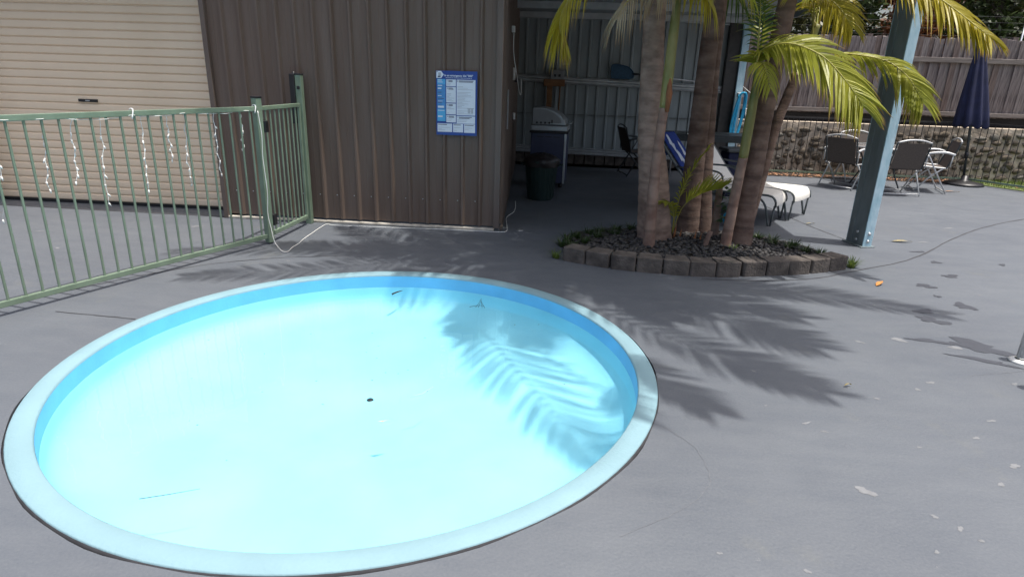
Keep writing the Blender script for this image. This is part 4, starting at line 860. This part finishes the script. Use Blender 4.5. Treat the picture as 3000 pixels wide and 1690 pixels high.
# sun loungers ---------------------------------------------------------------
def lounger(label):
    """local: +X from foot end to head, origin under the middle of the foot edge"""
    r0 = empty('sun_lounger', (0, 0, 0), 0, label, 'sun lounger', 'sun loungers beside the palms')
    W = .275
    side = [(.0, .235), (.004, .29), (.03, .335), (.09, .36), (.3, .358), (.6, .345), (.92, .335), (1.02, .36), (1.15, .50), (1.30, .68), (1.44, .85), (1.50, .92)]
    P = curve([(x, 0, z) for x, z in side], 44)
    vs_ = []
    for dz in (0, 1):
        for i, p in enumerate(P):
            t = (P[min(i + 1, 43)] - P[max(i - 1, 0)]).normalized(); nn = V((-t.z, 0, t.x)) * (-.007 * dz)
            for k in range(5): 
                y = -W + .012 + (2 * W - .024) * k / 4; sag = -.012 * (1 - (2 * k / 4 - 1) ** 2); vs_.append((p.x + nn.x, y, p.z + nn.z + sag))
    fs_ = [(d * 220 + i * 5 + k, d * 220 + i * 5 + k + 1, d * 220 + (i + 1) * 5 + k + 1, d * 220 + (i + 1) * 5 + k) for d in (0, 1) for i in range(43) for k in range(4)]
    MB().add(vs_, fs_, True).build('fabric', 'whitesling', r0)
    for s_ in (-1, 1):
        y = s_ * W
        MB().tube([(p.x, y, p.z - .008) for p in P[::2]] , .0125, 7).build('side_rail', 'gtube2', r0)
        MB().tube(curve([(.40, y, .345), (.22, y * 1.02, .325), (.12, y * 1.04, .25), (.07, y * 1.04, .1), (.05, y * 1.04, .008)], 14), .0125, 7).build('leg', 'gtube2', r0)
        MB().tube([(.012, y * .96, .235), (.03, y * .96, .008)], .0115, 7).build('leg', 'gtube2', r0)
        MB().tube([(.98, y, .335), (1.1, y, .15), (1.14, y, .008)], .0125, 7).build('leg', 'gtube2', r0)
        MB().tube(curve([(.66, y * 1.05, .34), (.63, y * 1.08, .48), (.68, y * 1.08, .55), (.85, y * 1.08, .57), (1.05, y * 1.08, .56), (1.2, y * 1.05, .57)], 18), .0115, 7).build('armrest', 'gtube2', r0)
        MB().box((.245, y * 1.05, .305), (.03, .02, .04)).build('hinge', 'black', r0, False, .004)
    MB().tube([(0.012, -W, .235), (0.012, W, .235)], .0125, 7).build('foot_bar', 'gtube', r0)
    MB().tube([(1.5, -W, .915), (1.5, W, .915)], .0125, 7).build('head_bar', 'gtube2', r0)
    MB().tube([(1.14, -W, .05), (1.14, W, .05)], .0105, 7).build('stretcher', 'gtube2', r0)
    return r0
l1 = lounger('white sun lounger nearest the palms, partly hidden by their trunks'); l1.location = (2.57, 7.43, 0); l1.rotation_euler.z = math.atan2(.496, -.868)
bpy.context.view_layer.update()
l2 = copy_tree(l1); l2['label'] = 'white sun lounger farther from the palms, foot end in the sun'; l2.location = (2.93, 7.78, 0); l2.rotation_euler.z = math.atan2(.62, -.785)
# blue towel over the back of the nearer lounger
tw = empty('beach_towel', l1.location, l1.rotation_euler.z, 'blue beach towel with white dolphin shapes over the nearer lounger back', 'towel')
tp = curve([(1.50, 0, .932), (1.44, 0, .866), (1.30, 0, .698), (1.15, 0, .518), (1.06, 0, .42)], 20)
def towel_pt(u, v, lift=.0):
    f = u * 19; j = min(int(f), 18); p = tp[j].lerp(tp[j + 1], f - j); return V((p.x - (.014 + lift) * .78, v, p.z + (.014 + lift) * .62 + .006 * math.sin(9 * v + 4 * u)))
vs_ = [towel_pt(i / 20, -.24 + .48 * k / 10) for i in range(21) for k in range(11)]
tf = MB().add(vs_, [(i * 11 + k, i * 11 + k + 1, (i + 1) * 11 + k + 1, (i + 1) * 11 + k) for i in range(20) for k in range(10)], True).build('cloth', 'towel', tw)
so_ = tf.modifiers.new('thickness', 'SOLIDIFY'); so_.thickness = .008
vs_ = [V((1.515 + .02 * math.sin(math.pi * i / 4), -.24 + .48 * k / 10, .94 - .075 * i)) for i in range(5) for k in range(11)]
MB().add(vs_, [(i * 11 + k, i * 11 + k + 1, (i + 1) * 11 + k + 1, (i + 1) * 11 + k) for i in range(4) for k in range(10)], True).build('back_flap', 'towel', tw)
def dolphin(u0, v0, sc_, flip=1):
    sh_ = [(-.30, 0), (-.22, .06), (-.08, .085), (.0, .13), (.03, .085), (.15, .06), (.27, .015), (.35, .06), (.33, -.005), (.36, -.06), (.26, -.02), (.12, -.015), (.02, -.075), (-.01, -.02), (-.16, -.03), (-.24, -.03)]
    pts_ = [towel_pt(min(.98, max(.02, u0 + sc_ * x * 1.25)), v0 + flip * sc_ * y * .95, .013) for x, y in sh_]
    cen = towel_pt(u0, v0 + flip * sc_ * .02, .0135)
    return MB().add([cen] + pts_, [(0, i + 1, (i + 1) % len(pts_) + 1) for i in range(len(pts_))]).build('print', 'print', tw)
dolphin(.36, .10, .62); dolphin(.68, .08, .6, -1); dolphin(.55, -.12, .6)

# grey trestle table behind the loungers
tt = empty('trestle_table', (2.15, 9.9, 0), 0, 'dark grey trestle table behind the loungers under the carport', 'table')
MB().box((0, 0, .80), (1.2, .6, .035)).build('tabletop', 'dtube', tt, False, .006)
MB().box((0, -.30, .75), (1.14, .02, .07)).build('apron', 'dtube', tt)
for x in (-.52, .52):
    for y in (-.24, .24): MB().tube([(x, y, .79), (x * 1.05, y * 1.1, .005)], .014, 7).build('leg', 'gtube', tt)
tag(MB().lathe([(.001, 0), (.035, 0), (.037, .01), (.037, .10), (.015, .12), (.015, .14), (.001, .14)], (1.98, 9.75, .818), 16).build('bottle', 'white'), 'small white bottle standing on the dark trestle table', 'bottle')
ct = empty('storage_crate', (2.5, 9.3, 0), R(8), 'blue grey plastic crate behind the far lounger back', 'crate')
MB().prism([(-.2, -.16, 0), (.2, -.16, 0), (.2, .16, 0), (-.2, .16, 0)], (0, 0, .0), (0, 0, .62)).build('body', 'signgrey' if False else 'navy', ct, False, .02)
MB().box((0, 0, .65), (.46, .38, .05)).build('lid', 'dtube', ct, False, .015)
# cushions/sneakers by the lounger: small blue object
tag(MB().lathe([(.001, 0), (.06, .005), (.075, .05), (.07, .11), (.03, .14), (.001, .142)], (1.93, 7.15, .02), 14).build('pool_toy', 'hose'), 'small blue pool toy on the ground behind the palms', 'toy')

# hose hung on the far post, wire hanging rack
hs = empty('garden_hose', (3.02, 11.7, 0.9), 0, 'bright cyan hose looped over a hook on the far carport post', 'hose')
MB().box((3.06, 11.72, 1.36), (.14, .10, .07)).build('hook', 'white', hs, True, .01)
for k in range(5):
    w_ = .05 + .012 * k; x = 3.06 + rnd.uniform(-.01, .01)
    MB().tube(curve([(x - w_ * .6, 11.68 - .012 * k, 1.36), (x, 11.66 - .012 * k, 1.40), (x + w_ * .6, 11.68 - .012 * k, 1.36), (x + w_ * .8, 11.69, 1.1), (x + w_ * .6 - .03, 11.69, .75), (x - .03, 11.68, .66 - .02 * k), (x - w_ * 1.3, 11.69, .74), (x - w_, 11.69, 1.1), (x - w_ * .6, 11.68 - .012 * k, 1.36)], 40), .0125, 7).build('loop', 'hose', hs, True)
rk = empty('peg_airer', (3.32, 11.62, 1.0), 0, 'round wire clothes airer with pegs hanging beside the hose', 'airer')
MB().tube([(3.32 + .17 * math.cos(a * .2618), 11.62 + .17 * math.sin(a * .2618), 1.13) for a in range(25)], .008, 6).build('ring', 'white', rk, True)
for k in range(9):
    a = k * .698; x = 3.32 + .17 * math.cos(a); y = 11.62 + .17 * math.sin(a); MB().tube([(x, y, 1.13), (x + .01, y, 1.0), (x, y, .9 - .08 * (k % 3))], .006, 5).build('peg_string', 'white' if k % 3 else 'signgrey', rk, True)
MB().tube([(3.32, 11.62, 1.13), (3.2, 11.7, 1.4), (3.08, 11.78, 1.5)], .004, 5).build('hanger', 'white', rk, True)
MB().tube([(3.15, 11.62, 1.13), (3.49, 11.62, 1.13)], .004, 5).build('cross_wire', 'white', rk, True)

# umbrella ------------------------------------------------------------------
um = empty('patio_umbrella', (6.95, 11.40, 0), 0, 'closed navy patio umbrella on a round black base', 'umbrella')
MB().lathe([(.001, 0), (.30, 0), (.305, .02), (.28, .045), (.12, .075), (.06, .09), (.05, .16), (.001, .16)], (0, 0, 0), 32).build('base', 'black', um)
pt_ = V((6.93, 11.40, .1)); pe_ = V((6.66, 11.42, 2.38))
MB().tube([pt_, pe_], .021, 10).build('pole', 'dtube', um, True)
MB().tube([pt_.lerp(pe_, .155), pt_.lerp(pe_, .20)], .03, 10).build('clamp', 'black', um, True)
ax = (pe_ - pt_).normalized(); cu_ = []; nn = 48
for k, (u, r_) in enumerate(((.385, .27), (.40, .285), (.5, .255), (.6, .22), (.7, .18), (.8, .14), (.9, .09), (.96, .055), (1.0, .02))):
    c0 = pt_.lerp(pe_, u)
    for j in range(nn):
        r_s = r_ * .84; a = 2 * math.pi * j / nn; fold = 1 + (.17 * (1 - .5 * (u - .38))) * math.sin(8 * a + 1.5 * u) + .06 * math.sin(3 * a + 2); cu_.append((c0.x + r_s * fold * math.cos(a), c0.y + r_s * .8 * fold * math.sin(a), c0.z - (.03 * math.cos(8 * a) if k < 2 else 0)))
MB().add(cu_, [(i * nn + j, i * nn + (j + 1) % nn, (i + 1) * nn + (j + 1) % nn, (i + 1) * nn + j) for i in range(8) for j in range(nn)] + [tuple(reversed(range(nn)))], True).build('canopy', 'navy', um, True)
MB().tube([pe_ - ax * .02, pe_ + ax * .06], [.02, .008], 8).build('finial', 'black', um, True)

# handrails at the right ------------------------------------------------------
for y, lb in ((3.68, 'stainless steel pool handrail at the right edge, farther one'), (3.29, 'stainless steel pool handrail at the right edge, nearer one')):
    x = 2.845 if y > 3.5 else 2.70
    hr = empty('pool_handrail', (x, y, 0), 0, lb, 'handrail', 'pool handrails at the right edge')
    MB().lathe([(.032, 0), (.062, 0), (.062, .008), (.045, .018), (.032, .02)], (0, 0, 0), 24).build('flange', 'white', hr)
    MB().tube(curve([(0, 0, .004), (0, 0, .18), (.01, 0, .36), (.08, 0, .52), (.22, 0, .6), (.38, 0, .55), (.46, 0, .4), (.47, 0, .0)], 40), .027, 14).build('tube', 'steel', hr)

# ------------------------------------------------------------------ stone wall, fences and trees at the back
WY = 11.92; WT = .93; WX0, WX1 = 2.95, 10.6
sw = empty('stone_wall', (6.0, WY, 0), 0, 'low mortared field stone retaining wall behind the patio', 'wall')
mw = MB(); nx, nz = 150, 16
vs_ = []
for i in range(nx + 1):
    for k in range(nz + 1):
        x = WX0 + (WX1 - WX0) * i / nx; z = -.05 + (WT + .05) * k / nz; vs_.append((x, WY + rnd.uniform(-.012, .012), z))
mw.add(vs_, [(i * (nz + 1) + k, (i + 1) * (nz + 1) + k, (i + 1) * (nz + 1) + k + 1, i * (nz + 1) + k + 1) for i in range(nx) for k in range(nz)], True)
mw.add([(WX0, WY, WT), (WX1, WY, WT), (WX1, WY + .3, WT), (WX0, WY + .3, WT)], [(0, 1, 2, 3)])
mw.build('mortar', 'mortar', sw, True)
smesh = []
for k in range(8):
    b2 = bmesh.new(); bmesh.ops.create_icosphere(b2, subdivisions=2, radius=1); gg = random.Random(50 + k)
    for v in b2.verts: v.co *= 1 + gg.uniform(-.26, .22)
    me = bpy.data.meshes.new('stone'); b2.to_mesh(me); b2.free()
    me.materials.append(K['stone' if k % 3 else 'stone2'])
    for p in me.polygons: p.use_smooth = True
    smesh.append(me)
z = .07; cnt = 0
while z < WT - .04:
    h_ = rnd.uniform(.10, .15); x = WX0 + rnd.uniform(0, .2)
    while x < 8.6 and cnt < 300:
        w_ = rnd.choice((rnd.uniform(.08, .13), rnd.uniform(.13, .26), rnd.uniform(.16, .30))); 
        o = bpy.data.objects.new('stone', rnd.choice(smesh)); col.objects.link(o); o.parent = sw
        o.location = (x + w_ / 2 - 6.0, -.006, z + rnd.uniform(-.04, .04)); o.scale = (w_ * .43, rnd.uniform(.02, .05), h_ * rnd.uniform(.26, .48)); o.rotation_euler = (rnd.uniform(-.1, .1), rnd.uniform(-.3, .3), rnd.uniform(-.1, .1)); cnt += 1
        x += w_ + rnd.uniform(.0, .04)
    z += h_ * .93
ug = MB(); ug.add([(-40, WY + .02, WT - .02), (60, WY + .02, WT - .02), (60, 90, WT + .25), (-40, 90, WT + .25)], [(0, 1, 2, 3)])
tag(ug.build('upper_ground', 'soil'), kind='structure')

PY = 12.55
pfn = empty('paling_fence', (6.5, PY, WT), 0, 'weathered grey timber paling fence above the stone wall', 'fence')
pm = []
for k in range(9):
    w_ = .098; h_ = 1.34 + .012 * (k % 3); mb = MB().box((0, 0, h_ / 2), (w_, .014, h_)); mb.v = [(x + rnd.uniform(-.004, .004), y + rnd.uniform(-.004, .004), z + (rnd.uniform(-.012, .012) if z > .5 else 0)) for x, y, z in mb.v]
    me = mb.mesh('paling'); me.materials.append(K[('timber', 'timber2', 'timber3')[k % 3]]); pm.append(me)
for i in range(84):
    o = bpy.data.objects.new('paling', rnd.choice(pm)); col.objects.link(o); o.parent = pfn
    o.location = (2.7 + i * .092 - 6.5, (.0 if i % 2 else -.016), .15 + rnd.uniform(-.008, .01)); o.rotation_euler = (rnd.uniform(-.012, .012), rnd.uniform(-.012, .012) , rnd.uniform(-.05, .05))
MB().box((6.6, PY - .055, 2.06), (7.9, .04, .085)).build('rail', 'rail', pfn, True, .006)
MB().box((6.6, PY - .055, 1.135), (7.9, .04, .075)).build('rail', 'rail', pfn, True, .006)
MB().box((6.6, PY + .0, .99), (7.9, .05, .18)).build('plinth_board', 'sleeper', pfn, True)
for x in (3.2, 5.4, 7.9, 10.2): MB().box((x, PY + .06, 1.7), (.09, .09, 1.55)).build('post', 'timber3', pfn, True)
# wire mesh extension behind the paling fence
wf = empty('wire_fence', (6.5, 12.9, 1), 0, 'thin galvanised wire fence rising behind the paling fence', 'fence')
for x in (3.55, 5.9, 8.2): MB().tube([(x, 12.9, .95), (x, 12.9, 2.85)], .016, 7).build('post', 'galv', wf, True)
for z in (2.5, 2.62, 2.74, 2.84): MB().tube([(2.8, 12.9, z), (10.5, 12.9, z - .01)], .002, 4).build('wire', 'wire', wf, True)
# dark tubular fence in front of the stone wall
tf_ = empty('bar_fence', (6.0, 11.66, 0), 0, 'thin dark vertical bar fence in front of the stone wall', 'fence')
bb = MB().tube([(0, 0, .05), (0, 0, 1.02)], .0065, 6, False).mesh('bar'); bb.materials.append(K['ironbar'])
fpth = [V((3.35, 11.66, 0)), V((7.12, 11.66, 0)), V((8.9, 9.0, 0))]
for k in range(2):
    a, b = fpth[k], fpth[k + 1]; d_ = (b - a).normalized(); Ln = (b - a).length
    for i in range(int(Ln / .10)):
        p = a + d_ * (.05 + i * .10); o = bpy.data.objects.new('bar', bb); col.objects.link(o); o.parent = tf_; o.location = (p.x - 6.0, p.y - 11.66, 0)
    MB().beam(a + V((0, 0, 1.02)), b + V((0, 0, 1.02)), .025, .025).build('top_rail', 'ironbar', tf_, True)
    MB().beam(a + V((0, 0, .075)), b + V((0, 0, .075)), .025, .03).build('bottom_rail', 'greenpaint', tf_, True)
for p in (fpth[0], fpth[2]): MB().box((p.x, p.y, .55), (.045, .045, 1.1)).build('post', 'ironbar', tf_, True, .004)
# litter strip and lawn
tag(MB().add([(2.9, 11.5, .004), (7.2, 11.5, .004), (7.2, 11.94, .012), (2.9, 11.94, .012)], [(0, 1, 2, 3)]).build('leaf_strip', 'soil'), kind='structure')
lt = MB()
for i in range(1500):
    if i < 1150: x, y = rnd.uniform(2.95, 7.1), 11.48 + abs(rnd.gauss(.12, .12))
    else: x, y = rnd.uniform(7.3, 9.5), rnd.uniform(9.6, 11.5)
    if i >= 1150 and (x - 7.12) < (11.66 - y) * .67 + .1: continue
    s_ = rnd.uniform(.012, .032); a = rnd.uniform(0, 6.28); d_ = V((math.cos(a), math.sin(a), rnd.uniform(-.2, .5))); e_ = V((-math.sin(a), math.cos(a), rnd.uniform(-.3, .3))) * .5; p = V((x, min(y, 11.9), .014 + rnd.uniform(0, .03)))
    lt.add([p - d_ * s_, p + e_ * s_, p + d_ * s_, p - e_ * s_], [(0, 1, 2, 3)])
tag(lt.build('fallen_leaves', 'litter'), 'dry red brown leaves fallen along the foot of the stone wall', 'leaves', kind='stuff')
tag(MB().add([(7.14, 11.62, .008), (8.95, 8.95, .008), (11, 6.5, .008), (12.5, 11.92, .012), (7.14, 11.92, .012)], [(0, 1, 2, 3, 4)]).build('lawn', 'lawn'), kind='structure')
gm = MB()
for i in range(9000):
    x = rnd.uniform(7.2, 10.2); y = rnd.uniform(8.6, 11.9)
    if x - 7.12 < (11.66 - y) * .67 + .05: continue
    a = rnd.uniform(0, 6.28); l_ = rnd.uniform(.03, .09); b = V((math.cos(a), math.sin(a), 0)) * .005; tp_ = V((rnd.gauss(0, .02), rnd.gauss(0, .02), l_)); p = V((x, y, .01)); gm.add([p - b, p + b, p + tp_], [(0, 1, 2)])
tag(gm.build('lawn_grass', 'grass'), 'green lawn grass beyond the umbrella behind the bar fence', 'grass', kind='stuff')

# trees behind the paling fence
def tree(label, x, y, h, cr, m_leaf, nleaf, trunk_r=.12, lean=0.0, group='trees behind the paling fence', ls=.075, zlow=.45):
    r0 = empty('garden_tree', (x, y, 1.0), 0, label, 'tree', group); top = V((lean, 0, h))
    tm = MB(); trunk = curve([(0, 0, -.05), (lean * .3, .05, h * .35), (lean * .8, -.03, h * .7), (lean, 0, h * .95)], 14)
    tm.tube(trunk, [trunk_r * (1 - .8 * i / 13) for i in range(14)], 9)
    tips = []
    for k in range(8):
        j = 4 + k; a = k * 2.4 + rnd.uniform(-.4, .4); L2 = cr * rnd.uniform(.6, 1.0); s0 = trunk[j]; e_ = s0 + V((math.cos(a) * L2, math.sin(a) * L2, L2 * rnd.uniform(.1, .5))); mid = s0.lerp(e_, .5) + V((0, 0, .12)); tm.tube(curve([s0, mid, e_], 7), [trunk_r * .38 * (1 - .8 * i / 6) for i in range(7)], 6); tips += [e_, mid]
    tm.build('trunk', 'bark', r0)
    lv = MB()
    cl = [(t + V((rnd.gauss(0, .15), rnd.gauss(0, .15), rnd.gauss(0, .15))), rnd.uniform(.28, .55)) for t in tips] + [(V((rnd.gauss(lean, cr * .45), rnd.gauss(0, cr * .45), rnd.uniform(h * zlow, h * 1.05))), rnd.uniform(.3, .6)) for _ in range(16)]
    for i in range(nleaf):
        c0, rr_ = rnd.choice(cl); d0 = V((rnd.gauss(0, 1), rnd.gauss(0, 1), rnd.gauss(0, .8))); d0 = d0.normalized() * rr_ * rnd.random() ** .4; p = c0 + d0
        a = V((rnd.gauss(0, 1), rnd.gauss(0, 1), rnd.gauss(-.3, .8))).normalized(); b = a.orthogonal().normalized(); b = Matrix.Rotation(rnd.uniform(0, 6.28), 3, a) @ b; s_ = ls * rnd.uniform(.6, 1.3)
        lv.add([p - a * s_, p + b * s_ * .42, p + a * s_, p - b * s_ * .42], [(0, 1, 2, 3)])
    lv.build('crown', m_leaf, r0); return r0
tree('dark evergreen tree straight behind the leaning blue post', 5.6, 14.4, 3.2, 1.2, 'leafA', 4200, .11, .15, zlow=.2)
tree('dark evergreen tree left of the blue post behind the fence', 4.1, 14.0, 2.9, 1.1, 'leafB', 3800, .13, -.2, zlow=.2)
tree('rusty brown leaved tree behind the fence right of the blue post', 7.1, 14.6, 3.0, 1.1, 'leafC', 3000, .09, .1, zlow=.25)
tree('dark tree at the right edge behind the umbrella', 8.6, 14.3, 3.1, 1.2, 'leafA', 4000, .1, -.1, zlow=.25)
tree('olive tree in the far right corner behind the fence', 10.2, 15.2, 3.4, 1.3, 'leafB', 3600, .12, .2, zlow=.25)
tree('brown leaved tree behind the left end of the paling fence', 3.2, 15.2, 3.2, 1.1, 'leafC', 3000, .1, .1, zlow=.2)
tree('tall dark tree deep behind the fence, in the centre', 6.4, 17.0, 4.6, 1.9, 'leafA', 6000, .17, .2, ls=.11, zlow=.15)
tree('tall dark tree deep behind the fence, towards the left', 4.4, 17.2, 4.6, 1.9, 'leafA', 6000, .17, -.2, ls=.11, zlow=.15)
tree('tall olive tree deep behind the fence, towards the right', 9.3, 17.4, 4.2, 1.8, 'leafB', 5600, .16, .3, ls=.11, zlow=.15)
tree('farthest dark tree behind the fence at the right', 12.2, 17.8, 4.4, 1.9, 'leafA', 5200, .16, -.2, ls=.11, zlow=.15)

# loose leaves on the deck
def dry_leaf(x, y, l_, a, m_, label):
    d_ = V((math.cos(a), math.sin(a), 0)); s2 = V((-d_.y, d_.x, 0)); vs_ = []
    for k in range(6):
        u = k / 5; w_ = l_ * .13 * math.sin(math.pi * min(.98, u + .06)) + .001; p = V((x, y, .005)) + d_ * l_ * (u - .5) + V((0, 0, .012 * math.sin(3 * u)))
        vs_ += [p + s2 * w_, p - s2 * w_ + V((0, 0, .006))]
    return tag(MB().add(vs_, [(2 * k, 2 * k + 1, 2 * k + 3, 2 * k + 2) for k in range(5)], True).build('dry_leaf', m_), label, 'leaf')
dry_leaf(2.69, 5.15, .17, .9, 'leaf_o', 'orange dry leaf on the deck right of the edging blocks')
dry_leaf(3.65, 6.75, .22, .05, 'leaf_y', 'yellow dry leaf on the deck right of the blue post')
dry_leaf(6.25, 10.5, .25, -.1, 'leaf_o', 'orange dry leaf on the deck in front of the umbrella base')
dry_leaf(1.62, 3.18, .05, .4, 'leaf_y', 'tiny yellow leaf at the edge of the frond shadow')
dry_leaf(2.95, 7.45, .12, .3, 'leaf_y', 'small yellow leaf under the far lounger foot')
dry_leaf(-6.0, 6.0, .1, .3, 'leaf_o', 'small red leaf in front of the roller door')
